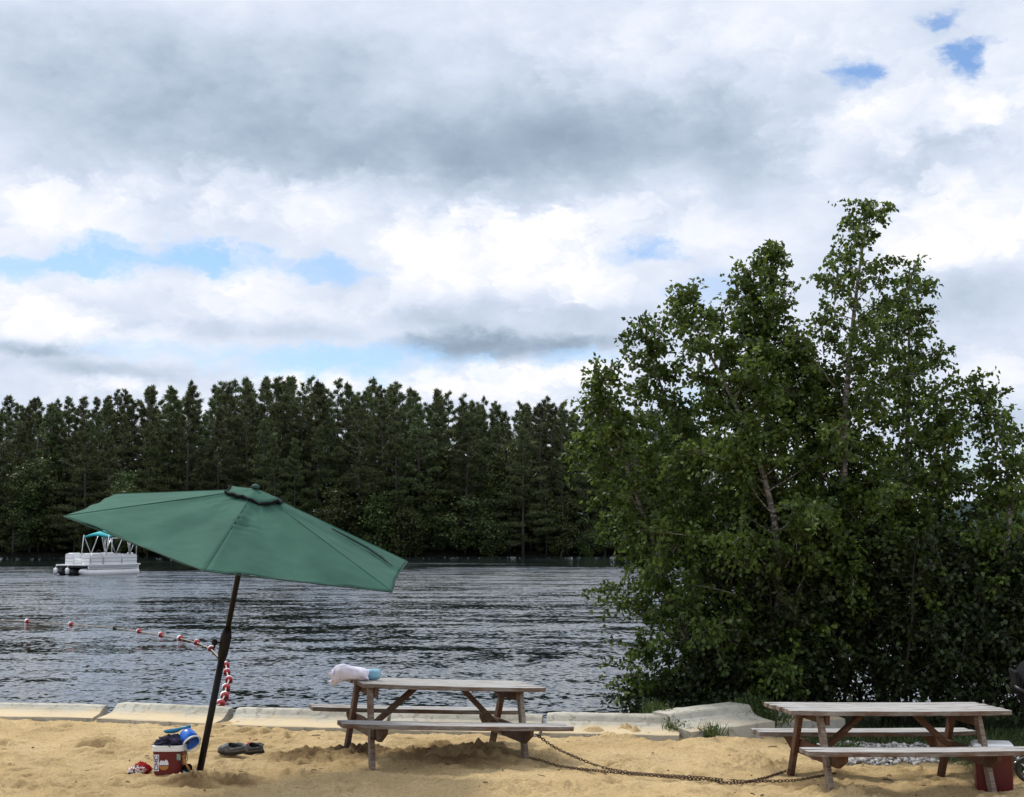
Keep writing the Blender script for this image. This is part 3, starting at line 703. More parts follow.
# ------------------------------------------------------------------ red bucket and beach toys
M['pole'].node_tree.nodes['Principled BSDF'].inputs['Specular IOR Level'].default_value = .25
def rsq(cx, cy, z, w, d, r, n=6):
    P = []
    for qx, qy, a0 in ((1, 1, 0), (-1, 1, PI / 2), (-1, -1, PI), (1, -1, 3 * PI / 2)):
        for i in range(n + 1):
            a = a0 + PI / 2 * i / n
            P.append((cx + qx * (w / 2 - r) + r * math.cos(a), cy + qy * (d / 2 - r) + r * math.sin(a), z))
    return P
bx, by = -3.01, 11.98; bz = gz(bx, by) - 0.015
def bucket():
    t = thing('bucket', 'red square bucket with a white rim and stickers', 'bucket', (bx, by, bz), (0, 0, 0.03)); t.scale = (0.86, 0.86, 0.96)
    mb = MB(); mb.loft([rsq(0, 0, 0, .262, .262, .05), rsq(0, 0, .012, .270, .270, .05), rsq(0, 0, .25, .302, .302, .05), rsq(0, 0, .25, .285, .285, .045), rsq(0, 0, .02, .25, .25, .045)], 0, True, True)
    b = mb.build('bucket_body', M['red_plastic'], t, False, bevel=0.003)
    mb = MB(); mb.loft([rsq(0, 0, .248, .303, .303, .05), rsq(0, 0, .250, .322, .322, .055), rsq(0, 0, .268, .324, .324, .055), rsq(0, 0, .272, .318, .318, .055), rsq(0, 0, .295, .320, .320, .055), rsq(0, 0, .300, .312, .312, .055), rsq(0, 0, .300, .288, .288, .05), rsq(0, 0, .252, .284, .284, .05)], 0, False, False)
    mb.build('rim', M['white_plastic'], t, False)
    tl = math.atan(0.016 / 0.238)            # the front face leans outwards
    def face(x, z, off): return Vector((x, -(0.135 + 0.016 * (z - 0.012) / 0.238) - off, z))
    st = MB(); x0, x1, z0, z1 = -0.132, -0.080, 0.075, 0.222
    st.add([face(x0, z0, .002), face(x1, z0, .002), face(x1, z1, .002), face(x0, z1, .002), face(x0, z0, .0005), face(x1, z0, .0005), face(x1, z1, .0005), face(x0, z1, .0005)], [(0, 1, 2, 3), (7, 6, 5, 4), (0, 4, 5, 1), (1, 5, 6, 2), (2, 6, 7, 3), (3, 7, 4, 0)])
    so = st.build('sticker', M['sticker_pale'], b)
    # lettering CMC reading upwards
    lt = MB(); th = 0.0075
    def stroke(pts):
        for (u0, v0), (u1, v1) in zip(pts[:-1], pts[1:]):
            d = math.hypot(u1 - u0, v1 - v0); ex, ey = (u1 - u0) / d, (v1 - v0) / d
            q = [(u0 - ex * th / 2 - ey * th / 2, v0 - ey * th / 2 + ex * th / 2), (u0 - ex * th / 2 + ey * th / 2, v0 - ey * th / 2 - ex * th / 2), (u1 + ex * th / 2 + ey * th / 2, v1 + ey * th / 2 - ex * th / 2), (u1 + ex * th / 2 - ey * th / 2, v1 + ey * th / 2 + ex * th / 2)]
            lt.add([face(-0.106 - v, 0.148 + u, .0032) for u, v in q], [(0, 1, 2, 3)])
    def glyph(c, u):
        if c == 'C': stroke([(u + .015, .011), (u + .010, .016), (u - .010, .016), (u - .015, .011), (u - .015, -.011), (u - .010, -.016), (u + .010, -.016), (u + .015, -.011)])
        if c == 'M': stroke([(u - .018, -.016), (u - .018, .016), (u, -.006), (u + .018, .016), (u + .018, -.016)])
    glyph('C', -0.046); glyph('M', 0.0); glyph('C', 0.046)
    lt.build('lettering', M['sticker_ink'], so)
    # emblem: pale twin peaks over a dark line and an orange half disc
    em = MB(); ex, ez, R_ = -0.030, 0.130, 0.047
    pk = [(-R_, -.002), (-R_ * .96, .020), (-.028, .044), (-.018, .034), (-.004, .040), (.006, .032), (.020, .048), (.034, .040), (R_ * .97, .020), (R_, -.002)]
    em.add([face(ex + u, ez + v, .002) for u, v in pk], [tuple(range(len(pk)))], 0)
    em.add([face(ex + R_ * math.cos(a), ez - .010 + R_ * 0.8 * math.sin(a), .002) for a in [PI + PI * i / 14 for i in range(15)]], [tuple(range(15))], 1)
    em.add([face(ex + u, ez + v, .0012) for u, v in ((-R_, -.012), (R_, -.012), (R_, 0), (-R_, 0))], [(0, 1, 2, 3)], 2)
    em.build('emblem', [M['sticker_pale'], M['orange_plastic'], M['sticker_ink']], b)
    sg = MB(); sg.add([face(u, v, .002) for u, v in ((.098, .172), (.136, .172), (.136, .228), (.098, .228))], [(0, 1, 2, 3)]); sg.build('sticker', M['sticker_green'], b)['label'] = 'small grey green sticker near the right edge'
    hd = MB()
    for sx in (-1, 1): hd.ball((sx * .163, 0, .255), (.010, .022, .022), 10, 7)
    hd.tube([(-.165, 0, .255), (-.168, .05, .15), (-.12, .166, .10), (0, .172, .09), (.12, .166, .10), (.168, .05, .15), (.165, 0, .255)], .004, 6)
    hd.build('handle', M['chrome'], t, True)
bucket()
crumple('crumpled_cloth', M['cloth_navy'], (bx + 0.005, by, bz + 0.300), (0.142, 0.130, 0.062), 5, 0.55, 0.2, -0.45, 'dark purple crumpled cloth heaped on the red bucket', 'cloth')
# blue toy pail tipped over the right rim of the bucket
def pail():
    t = thing('toy_pail', 'small blue toy pail with a white rim lying beside the bucket top', 'toy pail', (bx + 0.160, by + 0.01, bz + 0.325), (math.radians(18), math.radians(130), math.radians(-20)))
    mb = MB(); rr = [(0.022, -0.090), (0.048, -0.082), (0.066, -0.064), (0.075, -0.038), (0.079, 0.0), (0.083, 0.05), (0.079, 0.05), (0.072, -0.04)]
    mb.loft([[(r * math.cos(2 * PI * k / 28), r * math.sin(2 * PI * k / 28), z) for k in range(28)] for r, z in rr])
    mb.build('pail_body', M['blue_plastic'], t, True)
    mb = MB(); mb.loft([[(r * math.cos(2 * PI * k / 28), r * math.sin(2 * PI * k / 28), z) for k in range(28)] for r, z in [(.084, .040), (.088, .044), (.088, .056), (.080, .058), (.077, .05)]], 0, False, False)
    mb.build('rim', M['white_plastic'], t, True)
    mb = MB(); mb.tube([(.086 * math.cos(a), .086 * math.sin(a) * .55, .05 + .055 * math.sin(a)) for a in [PI * i / 14 for i in range(15)]], .004, 6); mb.build('handle', M['white_plastic'], t, True)
pail()
def scoop():
    t = thing('toy_scoop', 'teal toy scoop lying on the dark cloth in the bucket', 'toy scoop', (bx + 0.050, by + 0.03, bz + 0.395), (0, math.radians(8), math.radians(186)))
    mb = MB(); n = 16
    mb.loft([[(x, w_ * math.cos(PI + PI * k / (n - 1)), h_ * math.sin(PI + PI * k / (n - 1)) + 0.02) for k in range(n)] + [(x, (w_ - .005) * math.cos(2 * PI - PI * k / (n - 1)), (h_ - .005) * math.sin(2 * PI - PI * k / (n - 1)) + 0.02) for k in range(n)] for x, w_, h_ in ((-.03, .022, .02), (0.0, .038, .034), (.05, .042, .036), (.10, .036, .026), (.118, .022, .012))])
    mb.build('blade', M['teal_plastic'], t, True)
    mb = MB(); mb.tube([(-.02, 0, .012), (-.07, 0, .018), (-.12, 0, .02)], [.013, .012, .014], 10); mb.build('handle', M['teal_plastic'], t, True)
scoop()
def shovel():
    sx, sy = -2.82, 11.90; z = gz(sx, sy)
    t = thing('toy_shovel', 'toy shovel with orange handle and teal blade beside the umbrella pole', 'toy shovel', (sx, sy, z), (0, 0, 0.3))
    mb = MB(); mb.tube([(0.02, 0, .012), (-0.03, .0, .10), (-0.06, .01, .165)], [.011, .010, .011], 10); mb.tube([(-0.095, .01, .162), (-0.025, .01, .170)], .010, 8)
    mb.build('handle', M['orange_plastic'], t, True)
    mb = MB()
    mb.loft([[(x, w_ * (k / 8 * 2 - 1), .012 + .022 * (k / 8 * 2 - 1) ** 2 + dz) for k in range(9)] + [(x, w_ * (1 - k / 8 * 2), .006 + .022 * (1 - k / 8 * 2) ** 2 + dz) for k in range(9)] for x, w_, dz in ((-.055, .03, .012), (-.03, .044, .006), (.03, .044, 0), (.065, .036, -.002), (.08, .018, -.003))])
    mb.build('blade', M['teal_plastic'], t, True)
    o = crumple('black_cloth', M['cloth_black'], (sx - 0.035, sy + 0.07, z + 0.035), (0.05, 0.05, 0.055), 21, 0.3, 0, -0.6, 'small black cloth bundle behind the toy shovel', 'cloth', 28, 18)
shovel()
rx_, ry_ = -3.285, 12.08; rz_ = gz(rx_, ry_)
crumple('crumpled_shirt', M['cloth_red'], (rx_, ry_, rz_ + 0.052), (0.085, 0.075, 0.075), 11, 0.35, 0.3, -0.65, 'red crumpled shirt lying on the sand left of the bucket', 'shirt', 44, 28)
crumple('black_cloth', M['cloth_black'], (rx_ - 0.085, ry_ - 0.05, gz(rx_ - .085, ry_ - .05) + 0.028), (0.062, 0.05, 0.045), 12, 0.35, 0.4, -0.6, 'black crumpled cloth against the red shirt on the sand', 'cloth', 32, 20)
crumple('patterned_cloth', M['cloth_pattern'], (rx_ - 0.005, ry_ - 0.16, gz(rx_, ry_ - .16) + 0.022), (0.078, 0.06, 0.042), 14, 0.35, 0.2, -0.6, 'white patterned crumpled cloth in front of the red shirt', 'cloth', 40, 24)

# ------------------------------------------------------------------ clogs
def clog(label, x, y, yaw, deco):
    z = gz(x, y) + 0.004
    t = thing('clog', label, 'clog', (x, y, z + .024), (math.radians(-24), 0, yaw), 'pair of grey clogs')
    def outline(k, n=28):
        a = 2 * PI * k / n; c, s = math.cos(a), math.sin(a)
        w_ = 0.052 - 0.012 * c * (c < 0) * -1 + (0.006 * c)
        return 0.135 * c, w_ * s
    n = 28
    def ring(sc, z, dz=lambda x: 0): return [(outline(k)[0] * sc, outline(k)[1] * sc, z + dz(outline(k)[0])) for k in range(n)]
    mb = MB(); mb.loft([ring(.93, 0), ring(1.0, .006), ring(1.02, .03), ring(.98, .034)]); mb.build('sole', M['shoe_dark'], t, True)
    # closed toe box (toe at +x), open from the instep back to a low heel rim
    up = MB(); rings = []
    for j in range(9):
        f = j / 8
        R_ = []
        for k in range(n):
            ox, oy = outline(k)
            front = min(1, max(0, (ox + 0.02) / 0.05))
            hgt = 0.034 + (0.074 * math.sin(min(1, f) * PI / 2)) * (front * (1 - 0.35 * max(0, ox) / 0.135)) + 0.044 * f * (1 - front)
            sc = 1 - 0.95 * front * (1 - math.cos(f * PI / 2)) - 0.08 * (1 - front) * f
            xx = (ox - 0.02) * sc + 0.02 if front > 0 else ox * (1 - 0.06 * f)
            R_.append((xx, oy * sc, hgt))
        rings.append(R_)
    up.loft(rings, 0, False, False); o = up.build('upper', M['shoe_grey'], t, True); sm = o.modifiers.new('solid', 'SOLIDIFY'); sm.thickness = 0.004
    ins = MB(); ins.loft([ring(.9, .036), ring(.9, .039)]); ins.build('insole', M['shoe_dark'], t)
    st = MB(); st.tube([(0.0, -.05, .062), (-.06, -.05, .074), (-.118, -.03, .076), (-.130, 0, .076), (-.118, .03, .076), (-.06, .05, .074), (0.0, .05, .062)], .008, 8); st.build('heel_strap', M['shoe_grey'] if not deco else M['shoe_dark'], t, True)
    if deco:
        ch = MB()
        for q in ((0.035, .016, .094), (0.045, -.018, .090), (0.018, 0.0, .099)): ch.ball(q, (.014, .014, .010), 10, 6)
        ch.build('charm', M['buoy_red'], t, True)
p = hitz(231, 759.5, 0.0); clog('grey clog nearer the umbrella pole, lying on the sand', p[0], p[1] + 0.03, math.radians(170), False)
p = hitz(253, 756, 0.0); clog('grey clog with red charms, touching the other clog', p[0], p[1] + 0.02, math.radians(152), True)

# ------------------------------------------------------------------ chains
def spline(P, n):
    P = [np.asarray(p, float) for p in P]; P = [2 * P[0] - P[1]] + P + [2 * P[-1] - P[-2]]; out = []
    for i in range(1, len(P) - 2):
        for k in range(n):
            t = k / n; a, b, c, d = P[i - 1:i + 3]
            out.append(0.5 * ((2 * b) + (-a + c) * t + (2 * a - 5 * b + 4 * c - d) * t * t + (-a + 3 * b - 3 * c + d) * t ** 3))
    out.append(P[-2]); return np.array(out)
def chain(label, P):
    pts = spline(P, 30); seg = np.linalg.norm(np.diff(pts, axis=0), axis=1); acc = np.concatenate([[0], np.cumsum(seg)])
    step = 0.033; mb = MB(); i = 0; s = 0
    while s < acc[-1]:
        p = np.array([np.interp(s, acc, pts[:, k]) for k in range(3)]); q = np.array([np.interp(min(s + .02, acc[-1]), acc, pts[:, k]) for k in range(3)])
        d, a, b = frame_of(q - p + 1e-6); tw = (PI / 4 if i % 2 else -PI / 4) + random.uniform(-.2, .2)
        a2 = a * math.cos(tw) + b * math.sin(tw)
        loop = []
        for k in range(9):
            an = 2 * PI * k / 8
            loop.append(p + d * 0.023 * math.cos(an) + a2 * 0.012 * math.sin(an))
        mb.tube(loop, 0.0042, 5, 0, False); s += step; i += 1
    o = mb.build('chain', M['rust'], None, True)
    return tag(o, label, 'chain', 'rusty chains between the tables')
def gp(px, py, up=0.022):
    p = hitz(px, py, -0.02)
    for _ in range(4): p = hitz(px, py, gz(p[0], p[1]) + up)
    return p
a0 = on_t1(0.80, -0.58, 0.34); b0 = on_t1(0.745, -0.60, 0.13)
chain('rusty chain hanging from the bench of the left picnic table', [a0, at_y(556, 748, 12.45), gp(585, 761, .07), gp(605, 768, .035), gp(630, 772.5, .03), gp(660, 775), gp(700, 777.5), gp(740, 781), gp(790, 780.5), gp(820, 776), gp(836, 773, .04)])
chain('rusty chain running along the sand from the left table leg', [b0, gp(540, 760, .04), gp(560, 766), gp(600, 771), gp(640, 774.5), gp(690, 778.5), gp(735, 783), gp(760, 779), gp(780, 773), gp(792, 769, .03)])

# ------------------------------------------------------------------ red cooler, stroller
def cooler():
    x, y = 4.24, 12.00; z = gz(x, y) - 0.04
    t = thing('cooler', 'red cooler with a white lid behind the right picnic bench', 'cooler', (x, y, z), (0, 0, math.radians(-14))); t.scale = (0.85, 0.9, 0.98)
    mb = MB(); mb.loft([rsq(0, 0, 0, .34, .27, .03), rsq(0, 0, .01, .35, .28, .03), rsq(0, 0, .385, .385, .31, .03)]); mb.build('cooler_body', M['red_plastic'], t, bevel=.004)
    mb = MB(); mb.loft([rsq(0, 0, .384, .39, .315, .03), rsq(0, 0, .388, .41, .335, .035), rsq(0, 0, .43, .405, .33, .035), rsq(0, 0, .447, .36, .28, .03)]); mb.build('lid', M['white_plastic'], t, bevel=.004)
    mb = MB(); mb.tube([(-.205, 0, .30), (-.215, -.05, .33), (-.225, -.10, .405), (-.225, .10, .405), (-.215, .05, .33), (-.205, 0, .30)], .008, 8); mb.build('handle', M['white_plastic'], t, True)
cooler()
def stroller():
    x, y = 5.08, 12.5; z = gz(x, y)
    t = thing('stroller', 'black stroller standing at the right edge behind the cooler', 'stroller', (x, y, z), (0, 0, math.radians(-12)))
    def tube(name, pts, r, m): mb = MB(); mb.tube(pts, r, 10); return mb.build(name, m, t, True)
    for sy in (-.22, .22):
        tube('frame_tube', [(.42, sy, .12), (.05, sy, .48), (-.30, sy, .74), (-.36, sy, .80)], .014, M['black_plastic'])
        tube('frame_tube', [(-.36, sy, .12), (-.20, sy, .35), (.05, sy, .48), (.20, sy, .62)], .014, M['black_plastic'])
        mb = MB(); mb.ball((-.23, sy, .55), (.03, .03, .03)); mb.build('hinge', M['chrome'], t, True)
    tube('handlebar', [(-.36, -.22, .80), (-.41, -.20, .83), (-.42, 0, .84), (-.41, .20, .83), (-.36, .22, .80)], .018, M['black_plastic'])
    mb = MB(); mb.loft([[(-.30 + dx, -.2, z0), (-.26 + dx, -.2, z0), (-.26 + dx, .2, z0), (-.30 + dx, .2, z0)] for dx, z0 in ((.10, .36), (-.02, .6), (-.12, .85), (-.14, .98))]); mb.build('backrest', M['black_fabric'], t, bevel=.015)
    mb = MB(); mb.box((.08, 0, .36), (.36, .38, .06)); mb.build('seat', M['black_fabric'], t, bevel=.02)
    mb = MB(); n = 12; rings = []
    for j in range(7):
        a = math.radians(172 - j * 22); rings.append([(-.20 + .26 * math.cos(a) * (0.75 + .25 * math.sin(PI * k / n)), -.22 + .44 * k / n, .72 + .40 * math.sin(a) * (0.82 + .18 * math.sin(PI * k / n))) for k in range(n + 1)])
    V = [p for r in rings for p in r]
    mb.add(V, [(j * (n + 1) + k, j * (n + 1) + k + 1, (j + 1) * (n + 1) + k + 1, (j + 1) * (n + 1) + k) for j in range(6) for k in range(n)])
    o = mb.build('sunshade', M['black_fabric'], t, True); sm = o.modifiers.new('s', 'SOLIDIFY'); sm.thickness = .006
    mb = MB(); mb.loft([rsq(-.02, 0, .16, .42, .34, .04), rsq(-.04, 0, .29, .48, .38, .04)]); mb.build('basket', M['black_fabric'], t)
    for wx, r in ((-.36, .12), (.42, .10)):
        for sy in (-.26, .26):
            mb = MB(); mb.tube([(wx + (r - .018) * math.cos(a), sy, r + (r - .018) * math.sin(a)) for a in [2 * PI * i / 24 for i in range(25)]], .018, 8, 0, False); w_ = mb.build('wheel', M['black_plastic'], t, True)
            mb = MB(); mb.tube([(wx, sy - .022, r), (wx, sy + .022, r)], .032, 14)
            for i in range(5): mb.tube([(wx, sy, r), (wx + (r - .03) * math.cos(2 * PI * i / 5), sy, r + (r - .03) * math.sin(2 * PI * i / 5))], .009, 6)
            mb.build('hub', M['chrome'], w_, True)
stroller()

# ------------------------------------------------------------------ pontoon boat
def pontoon_boat():
    c0 = hitz(86, 575, -0.4)
    a = math.radians(66); bow = np.array([-math.cos(a), -math.sin(a)]); far = np.array([-math.sin(a), math.cos(a)])
    L, B = 6.1, 2.5
    # local x to the bow, local y to the boat's left; the camera sees the side whose corner c0 is
    cen = c0[:2] - bow * (L / 2 - 0.3) + far * (B / 2)
    t = thing('pontoon_boat', 'white pontoon boat with a teal sun canopy on the far lake', 'boat', (cen[0], cen[1], -0.4), (0, 0, math.atan2(bow[1], bow[0])))
    # near side in local coordinates is +y or -y
    left = np.array([-bow[1], bow[0]]); ny = 1 if np.dot(left, -far) > 0 else -1
    for k in (-1, 0, 1):
        mb = MB(); y = k * 0.95
        mb.tube([(-2.95, y, .12), (-2.9, y, .12), (2.2, y, .12), (2.7, y, .17), (3.0, y, .26), (3.08, y, .30)], [.22, .33, .33, .28, .15, .04], 18)
        mb.build('pontoon', M['boat_white'] if k == ny else M['boat_dark'], t, True)  # other pontoons dark: under-deck shade is put into their colour
    mb = MB()
    for k in (-1, 1): mb.box((-.15, k * 1.22, .50), (5.4, .03, .22)); mb.box((-.15, k * 1.24, .52), (5.2, .02, .14), (0, 0, 0), 1)
    mb.build('skirt', [M['boat_white'], M['boat_grey']], t)
    mb = MB(); mb.box((0, 0, .68), (6.1, 2.5, .10)); mb.build('deck', M['boat_white'], t, bevel=.02)
    mb = MB(); mb.box((-.1, 0, .56), (5.6, 2.2, .12)); mb.build('under_frame', M['boat_dark'], t)  # dark slab, its colour holds the shade below the deck
    # fence panels with rails
    def panel(x0, y0, x1, y1, h0, h1):
        mb = MB(); d = Vector((x1 - x0, y1 - y0, 0))
        n = 6; rings = []
        for i in range(n + 1):
            f = i / n; e = min(f, 1 - f) * 2; hh = h0 + (h1 - h0) * f - .10 * (1 - min(1, e * 3)) ** 2
            x, y = x0 + d.x * f, y0 + d.y * f; nx, ny_ = -d.y / d.length * .02, d.x / d.length * .02
            rings.append([(x + nx, y + ny_, .74), (x - nx, y - ny_, .74), (x - nx, y - ny_, .74 + hh), (x + nx, y + ny_, .74 + hh)])
        mb.loft(rings); o = mb.build('fence_panel', M['boat_white'], t)
        tr = MB()
        for zz in (.92, 1.16): tr.bar((x0, y0, zz), (x1, y1, zz), .055, .035)
        tr.build('stripe', M['boat_grey'], o)
        rl = MB(); rl.tube([(x0, y0, .74), (x0, y0, .68 + h0), (x0 + d.x * .08, y0 + d.y * .08, .75 + h0), (x0 + d.x * .92, y0 + d.y * .92, .75 + h1), (x1, y1, .68 + h1), (x1, y1, .74)], .03, 8); rl.build('rail', M['alu'], o, True)
    for s in (-1, 1):
        panel(2.2, s * 1.15, 1.0, s * 1.15, .70, .70); panel(.85, s * 1.15, -1.0, s * 1.15, .72, .72); panel(-1.1, s * 1.15, -2.7, s * 1.15, .66, .64)
    panel(2.25, -1.1, 2.25, -.35, .70, .70); panel(2.25, .35, 2.25, 1.1, .70, .70); panel(-2.75, -1.1, -2.75, 1.1, .64, .64)
    for (x, y, sx, sy) in ((1.55, -.72, 1.1, .6), (1.55, .72, 1.1, .6), (-1.9, -.7, 1.3, .65), (-2.3, .6, .6, .9), (0.3, .75, 1.0, .6)):
        mb = MB(); mb.box((x, y, .93), (sx, sy, .40)); s_ = mb.build('seat', M['boat_white'], t, bevel=.06)
        mb = MB(); mb.box((x, y + (0.24 if y > 0 else -.24), 1.32), (sx, .14, .42)); mb.build('backrest', M['boat_white'], s_, bevel=.05)
    mb = MB(); mb.box((-.35, -.62, 1.08), (.55, .6, .70), taper=.85); mb.build('console', M['boat_white'], t, bevel=.05)
    mb = MB(); mb.tube([(-.62 - .0 + 0, -.62 + .19 * math.cos(i * PI / 8), 1.52 + .19 * math.sin(i * PI / 8)) for i in range(17)], .018, 8, 0, False); mb.build('steering_wheel', M['boat_dark'], t, True)
    # low bow ladder rail
    mb = MB(); mb.tube([(2.95, .3, .73), (2.95, .3, 1.02), (2.95, 1.0, 1.02), (2.95, 1.0, .73)], .03, 8); mb.build('boarding_rail', M['alu'], t, True)
    # teal bimini on crossed bows
    mb = MB(); nx, nn = 8, 10; V = []
    for i in range(nx + 1):
        for j in range(nn + 1):
            u, v = i / nx, j / nn
            V.append((0.45 - 2.7 * u, -1.2 + 2.4 * v, 2.68 + .34 * math.sin(PI * u) ** .8 * (.55 + .45 * math.sin(PI * v)) + .16 * math.sin(PI * v) + .0))
    mb.add(V, [(i * (nn + 1) + j, i * (nn + 1) + j + 1, (i + 1) * (nn + 1) + j + 1, (i + 1) * (nn + 1) + j) for i in range(nx) for j in range(nn)])
    bt = mb.build('sun_canopy', M['bimini'], t, True); sm = bt.modifiers.new('s', 'SOLIDIFY'); sm.thickness = .10
    for s in (-1, 1):
        y = s * 1.15; fr = MB()
        for q in (((-.4, 1.42), (.42, 2.80)), ((-.4, 1.42), (-1.2, 2.9)), ((.6, 1.42), (.4, 2.8)), ((-1.8, 1.42), (-2.02, 2.80))):
            fr.tube([(q[0][0], y, q[0][1]), (q[1][0], y, q[1][1])], .034, 7)
        fr.build('canopy_frame', M['alu'], t, True)
    # folded rear shade frame
    fr = MB()
    for s in (-1, 1):
        y = s * 1.15
        for q in (((-2.0, 1.40), (-1.75, 2.65)), ((-1.9, 1.42), (-1.55, 2.65)), ((-1.9, 1.42), (-2.5, 2.55)), ((-2.65, 1.38), (-2.62, 2.6))):
            fr.tube([(q[0][0], y, q[0][1]), (q[1][0], y, q[1][1])], .034, 7)
    fr.tube([(-2.62, -1.15, 2.58), (-2.62, 1.15, 2.58)], .034, 7); fr.build('rear_frame', M['alu'], t, True)
    for (x, y) in ((2.98, 0.12), (2.98, 1.18)):
        mb = MB(); mb.tube([(x + .14, y * -ny, .02), (x + .14, y * -ny, .10), (x + .14, y * -ny, .42), (x + .14, y * -ny, .50)], [.04, .15, .15, .04], 14); mb.tube([(x + .14, y * -ny, .5), (x + .06, y * -ny, .7)], .015, 6)
        mb.build('fender', M['white_plastic'], t, True)
    mb = MB(); mb.box((-3.15, 0, .75), (.45, .42, .55)); mb.box((-3.15, 0, .2), (.2, .14, .8)); mb.build('outboard_motor', M['boat_dark'], t, bevel=.06)
pontoon_boat()

# ------------------------------------------------------------------ swim-line floats
FL = [(27, 621, 0), (71, 624, 0), (115, 627.5, 1), (139, 631, 0), (161, 634.5, 0), (180, 638, 0), (197, 642, 0), (211, 648.5, 0), (226, 664.5, 0), (227, 671.5, 0), (229, 679, 0), (226, 687, 0), (224.5, 695, 0), (220.5, 703, 0)]
LEAD = [(-40, 618.5), (-110, 617)]
def float_mesh():
    mb = MB(); n = 16
    rr = [(-.11, .02), (-.10, .055), (-.07, .085), (-.052, .096), (-.050, .098), (.050, .098), (.052, .096), (.07, .085), (.10, .055), (.11, .02)]
    V = [[(x, r * math.cos(2 * PI * k / n), r * math.sin(2 * PI * k / n)) for k in range(n)] for x, r in rr]
    for i in range(len(V) - 1): mb.loft([V[i], V[i + 1]], 1 if i == 4 else 0, i == 0, i == len(V) - 2)
    o = mb.build('swim_float', [M['buoy_red'], M['white_plastic']], None, True); return o
f0 = None; rope_pts = []
for q in LEAD[::-1]: p = hitz(q[0], q[1], -.4); rope_pts.append((p[0], p[1], -.40))
P_ = [hitz(a, b, -0.36) for a, b, _ in FL]
for i, (a, b, k) in enumerate(FL):
    o = float_mesh() if f0 is None else f0.copy()
    if f0 is None: f0 = o
    else: C.objects.link(o)
    p = P_[i]; q = P_[min(i + 1, len(P_) - 1)] - P_[max(i - 1, 0)]
    sc = .74 if i < 8 else 0.66
    o.scale = (sc, sc, sc)
    o.location = (p[0], p[1], -0.365); o.rotation_euler = (random.uniform(0, 6), random.uniform(-.15, .15), math.atan2(q[1], q[0]) + random.uniform(-.3, .3))
    rope_pts.append((p[0], p[1], -.372))
    if i < 2: lb = 'red and white float out on the rope left of the pontoon line, spaced wide'
    elif k: lb = 'dark small float in the middle of the swimming rope'
    elif i < 8: lb = 'red and white float on the slanting rope left of the umbrella pole'
    else: lb = 'red and white float in the tight row right of the umbrella pole'
    tag(o, lb, 'float', 'red and white floats on the swimming rope')
    if k:
        o.data = f0.data.copy(); o.data.materials[0] = M['boat_dark']; o.data.materials[1] = M['boat_grey']; o.scale = (.7, .7, .7)
rope_pts.append((rope_pts[-1][0] + .1, 15.4, -.35)); rope_pts.append((rope_pts[-1][0] + .05, 14.98, -.05))
mb = MB(); mb.tube(rope_pts, 0.014, 6); tag(mb.build('float_rope', M['rope'], None, True), 'thin rope threading the red and white floats', 'rope')

# ------------------------------------------------------------------ foliage tools
def leaves(pos, dirs, L, W, r, tone_bias=None, fold=0.25):
    """leaf blades: a diamond with a slight fold, root at pos, pointing along dirs"""
    n = len(pos); d = dirs / (np.linalg.norm(dirs, axis=1, keepdims=True) + 1e-9)
    rnd = r.normal(size=(n, 3)); s = np.cross(d, rnd); s /= np.linalg.norm(s, axis=1, keepdims=True) + 1e-9
    nn = np.cross(d, s)
    l = L * r.uniform(0.7, 1.25, (n, 1)); w_ = W * r.uniform(0.75, 1.2, (n, 1))
    a = pos; b = pos + d * l * 0.42 + s * w_ * .5 + nn * w_ * fold; c = pos + d * l; e = pos + d * l * 0.42 - s * w_ * .5 + nn * w_ * fold
    V = np.stack([a, b, c, e], 1).reshape(-1, 3); Fc = np.arange(4 * n).reshape(n, 4)
    tone = np.clip(r.normal(0.45, 0.22, n) + (0 if tone_bias is None else tone_bias), 0, 1)
    return V, Fc, tone

